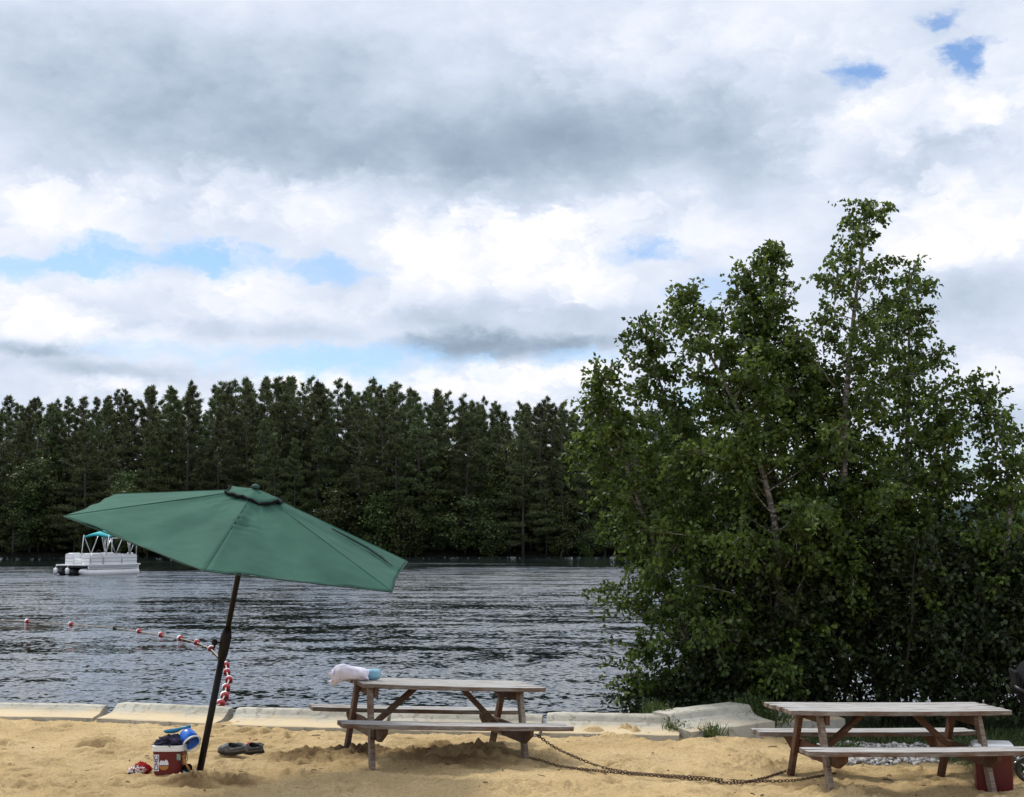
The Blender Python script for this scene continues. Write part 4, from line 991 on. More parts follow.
def woody(name, label, cat, group, stems, prof, nb, seed, leafmat, barkmat, LL=0.075, WW=0.055, pref=None, twigs=8, lpt=13, loc=(0, 0, 0), hang=0.55, elev=(28, 62), r0=0.06, start=0.08):
    """a small tree: one or more stems, ascending limbs, twigs, hanging leaves"""
    r = np.random.default_rng(seed)
    t = thing(name, label, cat, loc, (0, 0, 0), group)
    tr = MB(); LP = []; LD = []; LT = []
    for si, (base, top) in enumerate(stems):
        base = np.array(base, float); top = np.array(top, float); Ht = np.linalg.norm(top - base)
        bend = r.normal(0, 0.05, 3) * Ht * np.array([1, 1, 0])
        def trunk(u): return base + (top - base) * u + bend * math.sin(PI * u) + np.array([0.03 * math.sin(u * 9 + seed), 0.03 * math.cos(u * 7), 0])
        us = np.linspace(0, 1, 14); rad = r0 * (Ht / 6) * (1 - us) ** 0.9 + 0.006
        tr.tube([trunk(u) for u in us], list(rad), 9)
        for i in range(nb):
            u = start + (0.985 - start) * ((i + r.uniform(0, 1)) / nb)
            p0 = trunk(u); az = 2.399963 * i + r.uniform(-.5, .5) + seed
            Lb = float(np.interp(u, prof[0], prof[1])) * r.uniform(0.62, 1.12)
            if pref is not None: Lb *= 1 + pref[1] * math.cos(az - pref[0])
            el = math.radians(r.uniform(*elev)) * (1 if u < .8 else 1.15)
            d = np.array([math.cos(az) * math.cos(el), math.sin(az) * math.cos(el), math.sin(el)])
            n = 7; pts = [p0]; dd = d.copy()
            for k in range(n):
                dd = dd + r.normal(0, .10, 3) + np.array([0, 0, (0.07 if k < 3 else -0.13)]); dd /= np.linalg.norm(dd)
                pts.append(pts[-1] + dd * Lb / n)
            pts = np.array(pts); rb = 0.35 * np.interp(u, us, rad)
            if Lb > .25: tr.tube(pts, list(np.linspace(rb, .003, n + 1)), 5, 0, False)
            nt_ = max(3, int(twigs * (0.45 + Lb) * (1 - .05 * u)))
            for j in range(nt_):
                s = r.uniform(0.22, 1.0) ** 0.8; k = min(n - 1, int(s * n)); f = s * n - k
                q0 = pts[k] * (1 - f) + pts[k + 1] * f
                ax = pts[k + 1] - pts[k]; ax /= np.linalg.norm(ax)
                td = ax * r.uniform(.2, 1.0) + r.normal(0, .7, 3); td /= np.linalg.norm(td)
                tl = r.uniform(.16, .46) * (0.65 + .35 * min(1, Lb))
                m = int(lpt * r.uniform(.5, 1.4)); ss = r.uniform(.1, 1.05, (m, 1))
                P = q0 + td * tl * ss + np.array([0, 0, -0.16]) * tl * ss ** 2 + r.normal(0, .028, (m, 3))
                D = td * .5 + r.normal(0, .6, (m, 3)) + np.array([0, 0, -hang])
                LP.append(P); LD.append(D); LT.append(np.full(m, r.normal(0, .14)))
                if r.random() < .5: tr.tube([q0, q0 + td * tl * .9 + np.array([0, 0, -.1 * tl])], [.004, .002], 3, 0, False)
    P = np.concatenate(LP); D = np.concatenate(LD); T = np.concatenate(LT)
    V, Fc, tone = leaves(P, D, LL, WW, r, T)
    tr.build('trunk', barkmat, t, True)
    raw_mesh('crown', V, Fc, leafmat, t, False, None, {'tone': ('FACE', tone)})
    return t, len(P)

# ------------------------------------------------------------------ birches and shrubs on the right bank
YB = 16.6
def W(px, py, Y=YB): return at_y(px, py, Y)
tot = 0
def birch(label, bx_, top, prof, nb, seed, pref=None, Y=YB, **kw):
    global tot
    b = at_y(bx_, 700, Y); b[2] = gz(b[0], b[1]) - .05; tp = at_y(top[0], top[1], Y - .1)
    t, n = woody('birch_tree', label, 'birch tree', 'birches on the lake bank', [((0, 0, 0), tuple(np.array(tp) - b))], prof, nb, seed, M['birch_leaf'], M['birch_bark'], pref=pref, loc=tuple(b), **kw); tot += n
def birch(label, bx_, tops, prof, nb, seed, pref=None, Y=YB, **kw):
    global tot
    b = at_y(bx_, 700, Y); b[2] = gz(b[0], b[1]) - .05; st = []
    for k, (tx, ty, dy) in enumerate(tops):
        tp = np.array(at_y(tx, ty, Y + dy)); st.append((((0.09 * k, 0.05 * k, 0)), tuple(tp - b)))
    t, n = woody('birch_tree', label, 'birch tree', 'birches on the lake bank', st, prof, nb, seed, M['birch_leaf'], M['birch_bark'], pref=pref, loc=tuple(b), **kw); tot += n
BK = dict(start=.13, elev=(12, 52), twigs=12, lpt=20, LL=.066, WW=.050)
birch('leftmost birch, leaning over the water with a bare pale trunk', 742, [(677, 288, -.2), (600, 368, -.5), (640, 318, .3)], ([0, .1, .3, .5, .7, .88, 1], [.8, 1.2, 1.48, 1.2, .76, .40, .12]), 62, 3, (PI, .14), 16.6, **BK)
birch('middle birch with a dense round top between two taller crowns', 800, [(770, 244, 0), (742, 300, -.3)], ([0, .15, .4, .65, .82, .93, 1], [1.1, 1.6, 1.38, .90, .55, .33, .12]), 62, 5, None, 16.9, **BK)
BK2 = dict(BK, twigs=10, lpt=18)
birch('tallest birch with a thin spire top and open right side', 886, [(874, 198, 0), (912, 268, .3)], ([0, .15, .4, .6, .8, .92, 1], [1.3, 1.6, 1.35, 1.0, .58, .34, .10]), 58, 8, None, 16.5, **BK2)
birch('slender leaning birch with sparse crown right of the tallest one', 930, [(980, 378, 0), (944, 380, -.4)], ([0, .15, .4, .65, .85, 1], [1.3, 1.3, .9, .52, .28, .1]), 42, 13, None, 16.3, **BK2)
birch('rightmost birch with its crown cut by the photo edge', 985, [(1004, 486, 0), (1050, 570, -.3)], ([0, .2, .45, .7, .88, 1], [1.2, 1.05, .7, .38, .22, .1]), 36, 17, None, 16.9, **BK2)
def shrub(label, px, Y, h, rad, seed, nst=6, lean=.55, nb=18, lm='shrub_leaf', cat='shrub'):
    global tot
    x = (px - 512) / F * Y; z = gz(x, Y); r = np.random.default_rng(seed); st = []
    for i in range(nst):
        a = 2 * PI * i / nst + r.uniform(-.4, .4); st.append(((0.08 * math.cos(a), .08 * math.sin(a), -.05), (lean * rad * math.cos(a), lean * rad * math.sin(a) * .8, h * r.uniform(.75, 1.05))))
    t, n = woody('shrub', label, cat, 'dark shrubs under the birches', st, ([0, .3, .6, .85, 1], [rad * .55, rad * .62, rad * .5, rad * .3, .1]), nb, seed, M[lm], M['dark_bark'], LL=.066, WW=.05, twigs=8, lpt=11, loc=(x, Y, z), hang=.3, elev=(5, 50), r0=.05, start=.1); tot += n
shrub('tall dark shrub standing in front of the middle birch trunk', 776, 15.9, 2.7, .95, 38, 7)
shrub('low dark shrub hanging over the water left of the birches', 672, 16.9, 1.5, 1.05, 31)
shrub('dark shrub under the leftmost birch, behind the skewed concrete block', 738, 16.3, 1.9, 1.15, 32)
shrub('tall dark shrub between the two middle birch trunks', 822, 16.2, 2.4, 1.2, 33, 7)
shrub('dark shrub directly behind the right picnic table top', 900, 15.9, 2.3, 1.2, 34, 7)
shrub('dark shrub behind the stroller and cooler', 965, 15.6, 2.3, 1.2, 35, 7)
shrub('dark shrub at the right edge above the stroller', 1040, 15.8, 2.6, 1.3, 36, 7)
print('leaves', tot)

# ------------------------------------------------------------------ weeds, grass, gravel
def blades(name, centers, spread, n, h, seed, tone=0):
    r = np.random.default_rng(seed); P = []; D = []
    for c in centers:
        m = n; o = r.normal(0, spread, (m, 2)); x = c[0] + o[:, 0]; y = c[1] + o[:, 1]
        P.append(np.column_stack([x, y, ground_z(x, y) - .01]))
        D.append(np.column_stack([r.normal(0, .38, m), r.normal(0, .38, m), np.ones(m)]))
    P = np.concatenate(P); D = np.concatenate(D)
    V, Fc, tn = leaves(P, D, h, h * .055, r, tone, 0.1)
    return V, Fc, tn
def weed(label, px, py, z, h, spread, n, seed):
    p = hitz(px, py, z); c = np.array(p)
    r = np.random.default_rng(seed)
    o = r.normal(0, spread, (n, 2)); P = np.column_stack([o[:, 0], o[:, 1] * .6, np.full(n, -.02)])
    D = np.column_stack([r.normal(0, .5, n), r.normal(0, .5, n), np.ones(n)])
    V, Fc, tn = leaves(P, D, h, h * .06, r, .05, .1)
    # a few broad leaves low on the stems
    m = n // 2; P2 = np.column_stack([r.normal(0, spread, m), r.normal(0, spread * .6, m), r.uniform(.02, h * .7, m)])
    V2, F2, t2 = leaves(P2, r.normal(0, 1, (m, 3)), .05, .025, r, .0, .2)
    V = np.concatenate([V, V2]); F2 = F2 + len(Fc) * 4; Fc = np.concatenate([Fc, F2]); tn = np.concatenate([tn, t2])
    o = raw_mesh('weed_tuft', V, Fc, M['grass'], None, False, None, {'tone': ('FACE', tn)}); o.location = (c[0], c[1], c[2])
    tag(o, label, 'weed', 'weeds along the seawall')
weed('tall thin weed growing in the joint between two seawall blocks', 657, 716, .17, .20, .06, 110, 41)
weed('low weed in the gap at the left end of the skewed block', 676, 731, .06, .16, .07, 90, 42)
weed('bushy weed at the foot of the skewed concrete block', 712, 739, .0, .20, .07, 90, 43)
weed('weed patch growing behind the upper corner of the skewed block', 752, 717, .08, .28, .12, 170, 44)
weed('weed beside the left bench end of the right picnic table', 772, 726, .0, .26, .12, 160, 45)
weed('green grass tuft behind the front bench of the right picnic table', 846, 752, -.10, .13, .09, 160, 46)
# short grass behind the right table: uncountable
r = np.random.default_rng(50); n = 15000
x = r.uniform(2.9, 8.5, n); y = r.uniform(12.2, 16.6, n); k = soil_mask(x, y) > .45
keep = k & ~((x > 2.95) & (x < 4.15) & (y > 13.15) & (y < 14.3))
x, y = x[keep], y[keep]; m = len(x)
V, Fc, tn = leaves(np.column_stack([x, y, ground_z(x, y) - .01]), np.column_stack([r.normal(0, .45, m), r.normal(0, .45, m), np.ones(m)]), .10, .009, r, 0, .1)
tag(raw_mesh('grass', V, Fc, M['grass'], None, False, None, {'tone': ('FACE', tn)}), 'short dark grass behind the right picnic table', 'grass', None, 'stuff')
ico = bmesh.new(); bmesh.ops.create_icosphere(ico, subdivisions=1, radius=1.0); iv = np.array([v.co[:] for v in ico.verts]); ifc = np.array([[v.index for v in f.verts] for f in ico.faces]); ico.free()
n = 2600; x = r.uniform(2.95, 4.3, n); y = r.uniform(13.35, 14.35, n)
sz = r.uniform(.012, .030, n); Vs = []; Fs = []
for i in range(n):
    q = iv * (sz[i] * r.uniform(.6, 1.2, 3)) * r.uniform(.85, 1.1, (12, 1)); a = r.uniform(0, 6); ca, sa = math.cos(a), math.sin(a)
    q = q @ np.array([[ca, -sa, 0], [sa, ca, 0], [0, 0, 1]]); Vs.append(q); Fs.append(ifc + 12 * i)
Vs = np.concatenate(Vs) + np.repeat(np.column_stack([x, y, ground_z(x, y) + .006]), 12, 0)
def gravel_mat():
    m, nt, p = newmat('gravel_stones'); at = nd(nt, 'ShaderNodeAttribute', attribute_name='tone')
    rr = ramp(nt, [(0, (.10, .09, .085)), (.5, (.27, .25, .23)), (1, (.48, .46, .43))], at.outputs['Fac']); nt.links.new(rr.outputs[0], p.inputs['Base Color']); p.inputs['Roughness'].default_value = .9
    return m
tag(raw_mesh('gravel', Vs, np.concatenate(Fs), gravel_mat(), None, True, None, {'tone': ('FACE', np.repeat(r.uniform(0, 1, n), 20))}), 'pale gravel patch behind the right picnic table', 'gravel', None, 'stuff')

# twigs and leaf scraps lying about on the sand
r = np.random.default_rng(77); n = 280; x = r.uniform(-6.5, 6.0, n); y = 10.2 + 4.6 * r.uniform(0, 1, n) ** .8
kp = y < lip_y(x) - .1; x, y = x[kp], y[kp]; n = len(x); lm = MB()
for i in range(n):
    a = r.uniform(0, 6.28); L_ = r.uniform(.012, .05) if r.random() < .85 else r.uniform(.06, .14); z = gz(x[i], y[i]) + .005
    lm.tube([(x[i], y[i], z), (x[i] + L_ * .5 * math.cos(a), y[i] + L_ * .5 * math.sin(a), z + r.uniform(.0, .012)), (x[i] + L_ * math.cos(a + .3), y[i] + L_ * math.sin(a + .3), z)], r.uniform(.002, .0055), 4)
tag(lm.build('beach_litter', plain('dry_litter', (.10, .065, .035), .9, .5, 3)), 'scattered twigs and leaf scraps on the sand', 'litter', None, 'stuff')

# ------------------------------------------------------------------ far shore
def bank_z(x, y):
    f = sstep(203, 210, y + 1.5 * fbm(x * .08, y * .08, 3))
    return -1.6 + f * (1.9 + 0.02 * np.clip(y - 205, 0, 200)) + f * 0.5 * fbm(x * .3, y * .3, 4)
bank_x1 = 46
def bank_full(x, y): return bank_z(x, y) - 4.5 * sstep(38, 52, x)
tag(grid('far_bank', np.arange(-190, 60, 1.6), np.arange(199, 300, 1.6), bank_full, M['bank']), kind='structure')
def hill_z(x, y):
    return -3 + (30 + 10 * fbm(x * .004, y * .004, 4)) * np.exp(-((y - 1000) / 170) ** 2) * (1 + .35 * fbm(x * .02, y * .02, 4)) * (0.8 + .35 * sstep(250, 420, x))
tag(grid('far_hill', np.arange(-1200, 1600, 12), np.arange(600, 1500, 12), hill_z, M['hill']), kind='structure')

def pine_mesh(seed, H, cb, wid):
    r = np.random.default_rng(seed); P = []; D = []; T = []; tr = MB()
    lean = r.normal(0, .012, 2)
    tr.tube([(lean[0] * z, lean[1] * z, z - .6) for z in np.linspace(0, H, 9)], list(np.linspace(.30, .03, 9)), 7)
    nb = int(46 + r.uniform(0, 16)); lop = r.uniform(0, 6.28)
    for i in range(nb):
        u = cb + (1 - cb) * ((i + r.uniform(0, .9)) / nb) ** 0.92; z = H * u; v = (u - cb) / (1 - cb)
        Lb = wid * (0.55 + 0.45 * min(1, v / .2)) * (1 - v) ** .85 * r.choice([r.uniform(.35, .7), r.uniform(.75, 1.25)], p=[.35, .65]) + .22
        az = 2.4 * i + r.uniform(-.8, .8); el = math.radians(-6 + 44 * v ** 1.6 + r.uniform(-10, 12)); Lb *= 1 + .22 * math.cos(az - lop)
        d = np.array([math.cos(az) * math.cos(el), math.sin(az) * math.cos(el), math.sin(el)]); side = np.array([-math.sin(az), math.cos(az), 0])
        o = np.array([lean[0] * z, lean[1] * z, z - .6])
        if r.random() < .7: tr.tube([o, o + d * Lb * .85], [.07, .02], 4, 0, False)
        m = int(6 + 10 * Lb); s = r.uniform(.30, 1.03, m) ** .7
        lat = r.normal(0, .15, m) * Lb * (0.3 + s); up = .10 * Lb * s ** 2 + r.normal(0, .07, m)
        C0 = o + np.outer(s * Lb, d) + np.outer(lat, side) + np.outer(up, [0, 0, 1])
        tb = r.normal(0, .14)
        for c in range(11):
            P.append(C0 + r.normal(0, .10, (m, 3)))
            D.append(d * .55 + r.normal(0, .5, (m, 3)) + np.array([0, 0, .32])); T.append(np.full(m, tb) + r.normal(0, .05, m))
    for c in range(18):    # leader and top whorl
        P.append(np.array([[lean[0] * H, lean[1] * H, H - .6 - r.uniform(0, 2.0)]])); D.append(r.normal(0, .28, (1, 3)) + np.array([0, 0, .9])); T.append(np.array([0.]))
    P = np.concatenate(P); D = np.concatenate(D); T = np.concatenate(T)
    V, Fc, tn = leaves(P, D, .52, .085, r, T, .15)
    return tr, V, Fc, tn
def broad_mesh(seed, H, wid):
    r = np.random.default_rng(seed); tr = MB(); P = []; D = []; T = []
    top = np.array([r.normal(0, .7), r.normal(0, .7), H])
    tr.tube([top * u - np.array([0, 0, .4]) for u in (0, .25, .5, .75, .95)], [.16, .13, .10, .06, .02], 7)
    for i in range(int(20 + H * 3)):
        u = r.uniform(.15, 1.0); az = r.uniform(0, 2 * PI); R_ = wid * math.sin(PI * min(1, (u - .1) / .95)) ** .6 * r.uniform(.4, 1.05)
        c = top * u + np.array([math.cos(az) * R_, math.sin(az) * R_, r.uniform(-.4, .4)])
        if r.random() < .6: tr.tube([top * u * .85, c], [.05, .015], 4, 0, False)
        m = 75; q = r.normal(0, 1, (m, 3)) * np.array([.62, .62, .34]) * r.uniform(.6, 1.15)
        P.append(c + q); D.append(r.normal(0, .7, (m, 3)) + np.array([0, 0, -.1])); T.append(np.full(m, r.normal(0, .14)))
    V, Fc, tn = leaves(np.concatenate(P), np.concatenate(D), .42, .26, r, np.concatenate(T), .2)
    return tr, V, Fc, tn
def proto(name, data, leafm, barkm):
    tr, V, Fc, tn = data
    o = bpy.data.objects.new(name, None); C.objects.link(o)
    tr.build('trunk', barkm, o, True)
    raw_mesh('crown', V, Fc, leafm, o, False, None, {'tone': ('FACE', tn)})
    return o
protos = [proto('pine_tree', pine_mesh(100 + i, 25.0, cb, wd), M['pine_leaf'], M['pine_bark']) for i, (cb, wd) in enumerate([(.06, 5.6), (.20, 5.2), (.12, 6.2), (.26, 4.9), (.04, 5.0), (.22, 5.8), (.10, 4.2)])]
bprot = [proto('leafy_tree', broad_mesh(200 + i, H, wd), M['broad_leaf'], M['pine_bark'] if i else M['birch_bark']) for i, (H, wd) in enumerate([(8.5, 2.1), (7, 2.6), (5.5, 2.6), (10, 2.4), (14, 3.2), (12, 3.8)])]
used = set(); rf = random.Random(5)
def place(pr, x, y, s, sz, label, cat, group, lean=0.02):
    o = pr if pr not in used else copy_tree(pr)
    used.add(pr)
    o.location = (x, y, float(bank_full(np.array([x]), np.array([y]))[0])); o.rotation_euler = (rf.uniform(-lean, lean), rf.uniform(-lean, lean), rf.uniform(0, 6.28)); o.scale = (s, s, sz)
    tag(o, label, cat, group); return o
def topline(px): return float(np.interp(px, [-300, 0, 60, 100, 150, 210, 290, 340, 400, 450, 520, 600, 700], [399, 401, 400, 396, 389, 386, 380, 383, 386, 397, 400, 404, 424]))
npine = 0
for row, (Y, gap) in enumerate(((209, 3.0), (214, 3.0), (220, 3.1), (227, 3.3), (236, 3.8), (250, 4.4))):
    x = -(512 + 340) / F * Y
    while x < 38 - row * 1.0:
        xx = x + rf.uniform(-1.6, 1.6); yy = Y + rf.uniform(-3, 3); px = 512 + xx / yy * F
        zt = CAM_H + (540 - topline(px)) / F * yy; h = zt - .6
        h *= (rf.choice([rf.uniform(.82, .92), rf.uniform(.90, .98), rf.uniform(.96, 1.02)]) if row < 4 else rf.uniform(.93, 1.01)) if row else rf.uniform(.55, .95)
        s = h / 24.4; w_ = s * rf.uniform(.85, 1.15)
        pi = rf.randrange(7)
        if px < -14: lb = 'dark pine of the far forest beyond the left edge of the photo'
        elif row == 0: lb = 'dark pine in the front rank along the far waterline'
        elif row < 3: lb = 'tall dark pine in the forest across the lake'
        else: lb = 'pine at the back of the far forest, only its top showing'
        place(protos[pi], xx, yy, w_, s, lb, 'pine tree', 'pines on the far shore'); npine += 1
        x += gap * rf.uniform(.75, 1.3) * (1.9 if px < -60 else 1)
x = -(512 + 130) / F * 206
while x < 36:
    yy = 207 + rf.uniform(-1.5, 4); s = rf.uniform(.45, 1.15)
    place(bprot[rf.choice([1, 2, 1, 2, 3, 0])], x, yy, s * rf.uniform(.9, 1.3), s, 'leafy green tree low on the far shore in front of the pines', 'tree', 'leafy trees on the far waterline', .12)
    x += rf.uniform(1.2, 6.5)
x = -(512 + 130) / F * 206
while x < 34:
    yy = rf.uniform(209, 217); s = rf.uniform(.7, 1.2)
    place(bprot[rf.choice([3, 4, 5, 4, 5])], x, yy, s * rf.uniform(.9, 1.25), s, 'taller leafy tree mixed among the dark pines across the lake', 'tree', 'leafy trees on the far waterline', .08)
    x += rf.uniform(2.5, 7.5)
for px, hh, s in ((382, 0, 1.25), (402, 0, 1.0), (330, 3, 1.1), (120, 3, 1.1), (150, 1, 1.2), (560, 3, .95)):
    place(bprot[hh], (px - 512) / F * 205.5, 205.5, s, s, 'paler leafy tree with a leaning pale trunk on the far shore' if hh == 0 else 'rounded paler green tree standing out before the dark pines', 'tree', 'leafy trees on the far waterline', .2)
print('pines', npine)

# ------------------------------------------------------------------ light and sky
SUN_EL, SUN_AZ = math.radians(56), math.radians(-42)     # azimuth from +Y towards +X
sd = bpy.data.lights.new('sun', 'SUN'); so = bpy.data.objects.new('sun', sd); C.objects.link(so)
sd.energy = 3.0; sd.angle = math.radians(11); sd.color = (1.0, 0.95, 0.86)
dv = Vector((math.sin(SUN_AZ) * math.cos(SUN_EL), math.cos(SUN_AZ) * math.cos(SUN_EL), math.sin(SUN_EL)))
so.rotation_euler = dv.to_track_quat('Z', 'Y').to_euler(); so.location = (0, 0, 30)

def sky():
    wd = bpy.data.worlds.new('World'); S.world = wd; wd.use_nodes = True; nt = wd.node_tree
    bg = nt.nodes['Background']; bg.inputs['Strength'].default_value = 0.1
    sk = nd(nt, 'ShaderNodeTexSky', sky_type='NISHITA'); sk.sun_disc = False; sk.sun_elevation = SUN_EL; sk.sun_rotation = SUN_AZ; sk.ozone_density = 2.0
    tc = texco(nt, 'Generated'); sp = nd(nt, 'ShaderNodeSeparateXYZ'); nt.links.new(tc, sp.inputs[0])
    def math_(op, a, b=None, c=None, clamp=False):
        m = nd(nt, 'ShaderNodeMath', operation=op); m.use_clamp = clamp
        for i, v in enumerate((a, b, c)):
            if v is None: continue
            if hasattr(v, 'is_output'): nt.links.new(v, m.inputs[i])
            else: m.inputs[i].default_value = v
        return m.outputs[0]
    K = 13.3
    az = math_('MULTIPLY', math_('ARCTAN2', sp.outputs[0], sp.outputs[1]), K)
    el = math_('MULTIPLY', math_('ARCSINE', sp.outputs[2]), K)
    cb = nd(nt, 'ShaderNodeCombineXYZ'); nt.links.new(az, cb.inputs[0]); nt.links.new(el, cb.inputs[1])
    P = cb.outputs[0]
    def warp(vec, scale, amp, seed, detail=7, rough=.55, st=(1, 1.7, 1)):
        mp = nd(nt, 'ShaderNodeMapping'); mp.inputs['Location'].default_value = (seed, seed * 1.7, seed * .3); mp.inputs['Scale'].default_value = st
        nt.links.new(vec, mp.inputs[0])
        n = nd(nt, 'ShaderNodeTexNoise'); setin(n, {'Scale': scale, 'Detail': detail, 'Roughness': rough}); nt.links.new(mp.outputs[0], n.inputs['Vector'])
        s = nd(nt, 'ShaderNodeVectorMath', operation='SUBTRACT'); s.inputs[1].default_value = (.5, .5, .5); nt.links.new(n.outputs['Color'], s.inputs[0])
        k = nd(nt, 'ShaderNodeVectorMath', operation='MULTIPLY'); k.inputs[1].default_value = amp; nt.links.new(s.outputs[0], k.inputs[0])
        a = nd(nt, 'ShaderNodeVectorMath', operation='ADD'); nt.links.new(vec, a.inputs[0]); nt.links.new(k.outputs[0], a.inputs[1]); return a.outputs[0], n.outputs['Fac']
    Pw, n1 = warp(P, .7, (1.2, .7, 0), 3.0, 5, .5)                 # soft masses
    Pe, n2 = warp(P, 1.5, (1.0, .6, 0), 11.0, 10, .64)        # crisper cumulus edges
    Pf, n3 = warp(P, 2.2, (.55, .22, 0), 5.0, 8, .6)
    vo = nd(nt, 'ShaderNodeTexVoronoi', feature='F1'); setin(vo, {'Scale': 2.3, 'Detail': 3, 'Roughness': .55}); 
    vm = nd(nt, 'ShaderNodeMapping'); vm.inputs['Scale'].default_value = (1, 1.5, 1); nt.links.new(Pe, vm.inputs[0]); nt.links.new(vm.outputs[0], vo.inputs['Vector'])
    puff = math_('MULTIPLY', math_('SUBTRACT', vo.outputs['Distance'], .42), .55)
    def blob(vec, px, py, rx, ry, soft=1.0, rough=1.0):
        d = ray(px, py); a = math.atan2(d[0], d[1]) * K; e = math.asin(d[2] / np.linalg.norm(d)) * K
        s = nd(nt, 'ShaderNodeVectorMath', operation='SUBTRACT'); s.inputs[1].default_value = (a, e, 0); nt.links.new(vec, s.inputs[0])
        m = nd(nt, 'ShaderNodeVectorMath', operation='MULTIPLY'); m.inputs[1].default_value = (100 / rx, 100 / ry, 0); nt.links.new(s.outputs[0], m.inputs[0])
        l = nd(nt, 'ShaderNodeVectorMath', operation='LENGTH'); nt.links.new(m.outputs[0], l.inputs[0])
        lv = math_('MULTIPLY_ADD', puff, rough, l.outputs['Value'])
        r_ = nd(nt, 'ShaderNodeMapRange', interpolation_type='SMOOTHSTEP'); setin(r_, {'From Min': 1 - soft * .75, 'From Max': 1 + soft * .35, 'To Min': 1, 'To Max': 0}); nt.links.new(lv, r_.inputs[0])
        return r_.outputs[0]
    # brightness of the cloud deck
    g_ = math_('MULTIPLY_ADD', n1, .42, .555)
    g_ = math_('ADD', g_, math_('MULTIPLY', math_('SUBTRACT', n2, .5), .36)); g_ = math_('SUBTRACT', g_, math_('MULTIPLY', puff, .10))
    for v in GREY: g_ = math_('MULTIPLY_ADD', blob(Pw, *v[:4], 1.1, 0.0), v[4], g_)
    for v in WHITE: g_ = math_('MULTIPLY_ADD', blob(Pe, *v[:4], v[5] if len(v) > 5 else .55), v[4], g_)
    for v in BASE: g_ = math_('MULTIPLY_ADD', blob(Pf, *v[:4], .8, .5), v[4], g_)
    cr = ramp(nt, [(0.0, (.24, .31, .42)), (.30, (.39, .485, .61)), (.60, (.66, .745, .89)), (.82, (.86, .905, 1.01)), (1.0, (1.0, 1.0, 1.0))], g_)
    ov = nd(nt, 'ShaderNodeMapRange', interpolation_type='SMOOTHSTEP'); setin(ov, {'From Min': math.radians(23) * K, 'From Max': math.radians(50) * K, 'To Min': 10.0, 'To Max': 16.0}); nt.links.new(el, ov.inputs[0])
    c = nd(nt, 'ShaderNodeVectorMath', operation='SCALE'); nt.links.new(ov.outputs[0], c.inputs['Scale']); nt.links.new(cr.outputs[0], c.inputs[0])
    # openings of blue
    b_ = None
    for v in BLUE:
        q = math_('MULTIPLY', blob(Pe, *v[:4], v[5] if len(v) > 5 else .7), v[4]); b_ = q if b_ is None else math_('MAXIMUM', b_, q)
    skc = nd(nt, 'ShaderNodeVectorMath', operation='MULTIPLY'); skc.inputs[1].default_value = SKYMUL; nt.links.new(sk.outputs[0], skc.inputs[0])
    mx = mixc(nt, b_, c.outputs[0], skc.outputs[0])
    nt.links.new(mx, bg.inputs['Color'])
    wd.cycles.sampling_method = 'MANUAL'; wd.cycles.sample_map_resolution = 1024
SKYMUL = (1.12, 1.30, 1.50)
GREY = [(300, 110, 520, 95, -.20), (560, 160, 340, 52, -.25), (200, 130, 230, 55, -.12), (120, 50, 300, 50, -.08), (640, 110, 230, 60, -.08), (925, 160, 80, 42, -.24), (990, 300, 100, 40, -.26), (90, 368, 110, 14, -.22), (985, 430, 110, 30, -.24), (200, 310, 120, 24, -.06), (760, 190, 60, 30, -.08)]
WHITE = [(70, 218, 150, 55, .14, .8), (30, 318, 85, 40, .26, .6), (150, 335, 50, 22, .16, .6), (320, 196, 330, 36, .14, .8), (505, 255, 170, 62, .16, .55), (520, 235, 120, 45, .10, .5), (420, 285, 90, 45, .10, .5), (480, 386, 130, 30, .28, .6), (305, 380, 75, 20, .28, .6), (120, 388, 75, 15, .28, .6), (255, 300, 150, 36, .10, .7), (955, 230, 130, 60, .24, .6), (930, 112, 150, 36, .18, .6), (690, 60, 200, 60, .14, .9), (600, 375, 75, 40, .22, .6), (850, 145, 110, 55, .14, .7), (600, 215, 90, 45, .14, .6), (700, 230, 80, 40, .12, .7), (985, 375, 80, 30, .18, .7), (900, 60, 120, 40, .08, .8)]
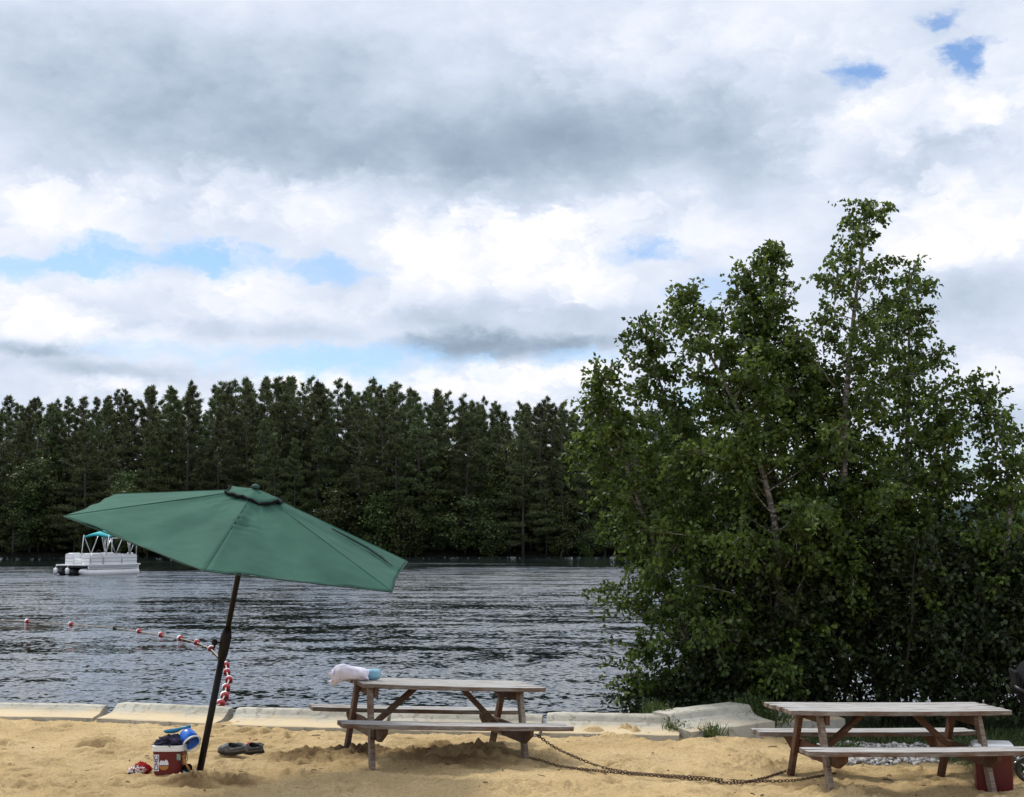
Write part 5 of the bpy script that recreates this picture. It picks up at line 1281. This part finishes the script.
WHITE += [(411, 243, 39, 25, 0.075, 0.4), (402, 243, 37, 24, 0.075, 0.4), (589, 278, 58, 37, 0.075, 0.4), (522, 231, 39, 25, 0.075, 0.4), (412, 225, 37, 24, 0.075, 0.4), (596, 282, 58, 37, 0.075, 0.4), (434, 234, 55, 35, 0.075, 0.4), (572, 286, 50, 32, 0.075, 0.4), (407, 263, 57, 36, 0.075, 0.4), (514, 222, 51, 33, 0.075, 0.4), (408, 294, 46, 29, 0.075, 0.4), (525, 234, 56, 36, 0.075, 0.4), (531, 289, 57, 37, 0.075, 0.4), (515, 244, 56, 36, 0.075, 0.4), (495, 220, 49, 31, 0.075, 0.4), (592, 209, 41, 26, 0.075, 0.4), (525, 376, 26, 17, 0.1, 0.4), (494, 377, 34, 22, 0.1, 0.4), (439, 379, 42, 27, 0.1, 0.4), (527, 375, 29, 18, 0.1, 0.4), (549, 377, 31, 20, 0.1, 0.4), (581, 371, 35, 22, 0.1, 0.4), (446, 389, 26, 17, 0.1, 0.4), (447, 377, 36, 23, 0.1, 0.4), (492, 369, 28, 18, 0.1, 0.4), (81, 333, 41, 27, 0.08, 0.4), (86, 286, 42, 27, 0.08, 0.4), (87, 324, 33, 21, 0.08, 0.4), (85, 316, 36, 23, 0.08, 0.4), (26, 295, 44, 28, 0.08, 0.4), (12, 304, 36, 23, 0.08, 0.4), (246, 272, 42, 27, 0.06, 0.4), (219, 306, 26, 17, 0.06, 0.4), (239, 276, 31, 20, 0.06, 0.4), (262, 281, 42, 27, 0.06, 0.4), (199, 279, 26, 17, 0.06, 0.4), (215, 274, 37, 24, 0.06, 0.4), (232, 315, 34, 21, 0.06, 0.4), (280, 305, 27, 17, 0.06, 0.4), (358, 293, 32, 21, 0.06, 0.4), (939, 183, 39, 25, 0.08, 0.4), (916, 251, 43, 28, 0.08, 0.4), (952, 183, 53, 34, 0.08, 0.4), (915, 197, 39, 25, 0.08, 0.4), (1005, 191, 38, 25, 0.08, 0.4), (1014, 225, 34, 22, 0.08, 0.4), (938, 252, 57, 37, 0.08, 0.4), (994, 240, 49, 31, 0.08, 0.4), (866, 94, 40, 26, 0.07, 0.4), (1007, 127, 47, 30, 0.07, 0.4), (964, 121, 37, 24, 0.07, 0.4), (992, 109, 43, 27, 0.07, 0.4), (969, 97, 43, 28, 0.07, 0.4), (1016, 88, 48, 31, 0.07, 0.4), (317, 210, 54, 35, 0.05, 0.4), (297, 186, 31, 20, 0.05, 0.4), (220, 183, 54, 35, 0.05, 0.4), (210, 206, 34, 22, 0.05, 0.4), (306, 190, 49, 31, 0.05, 0.4), (304, 181, 30, 19, 0.05, 0.4), (38, 216, 52, 33, 0.05, 0.4), (290, 205, 50, 32, 0.05, 0.4), (67, 210, 52, 33, 0.05, 0.4), (341, 387, 23, 15, 0.1, 0.4), (312, 371, 25, 16, 0.1, 0.4), (318, 381, 20, 13, 0.1, 0.4), (319, 373, 29, 18, 0.1, 0.4)]
BASE = [(490, 346, 135, 20, -.50), (520, 318, 160, 34, -.22), (620, 345, 90, 18, -.22), (40, 348, 80, 11, -.26), (250, 330, 140, 13, -.14), (420, 318, 60, 26, -.10)]
BLUE = [(165, 257, 200, 27, 1.0, .6), (70, 262, 90, 22, .95, .6), (320, 266, 90, 22, .8, .7), (340, 360, 210, 30, .95, .8), (170, 350, 130, 14, .4), (650, 250, 56, 22, .85), (848, 72, 42, 24, 1.0), (968, 55, 38, 38, 1.0), (935, 18, 24, 20, .9), (575, 358, 70, 14, .6), (715, 292, 70, 26, .5), (700, 400, 70, 24, .6), (20, 268, 70, 22, .9), (960, 470, 80, 26, .5)]
sky()
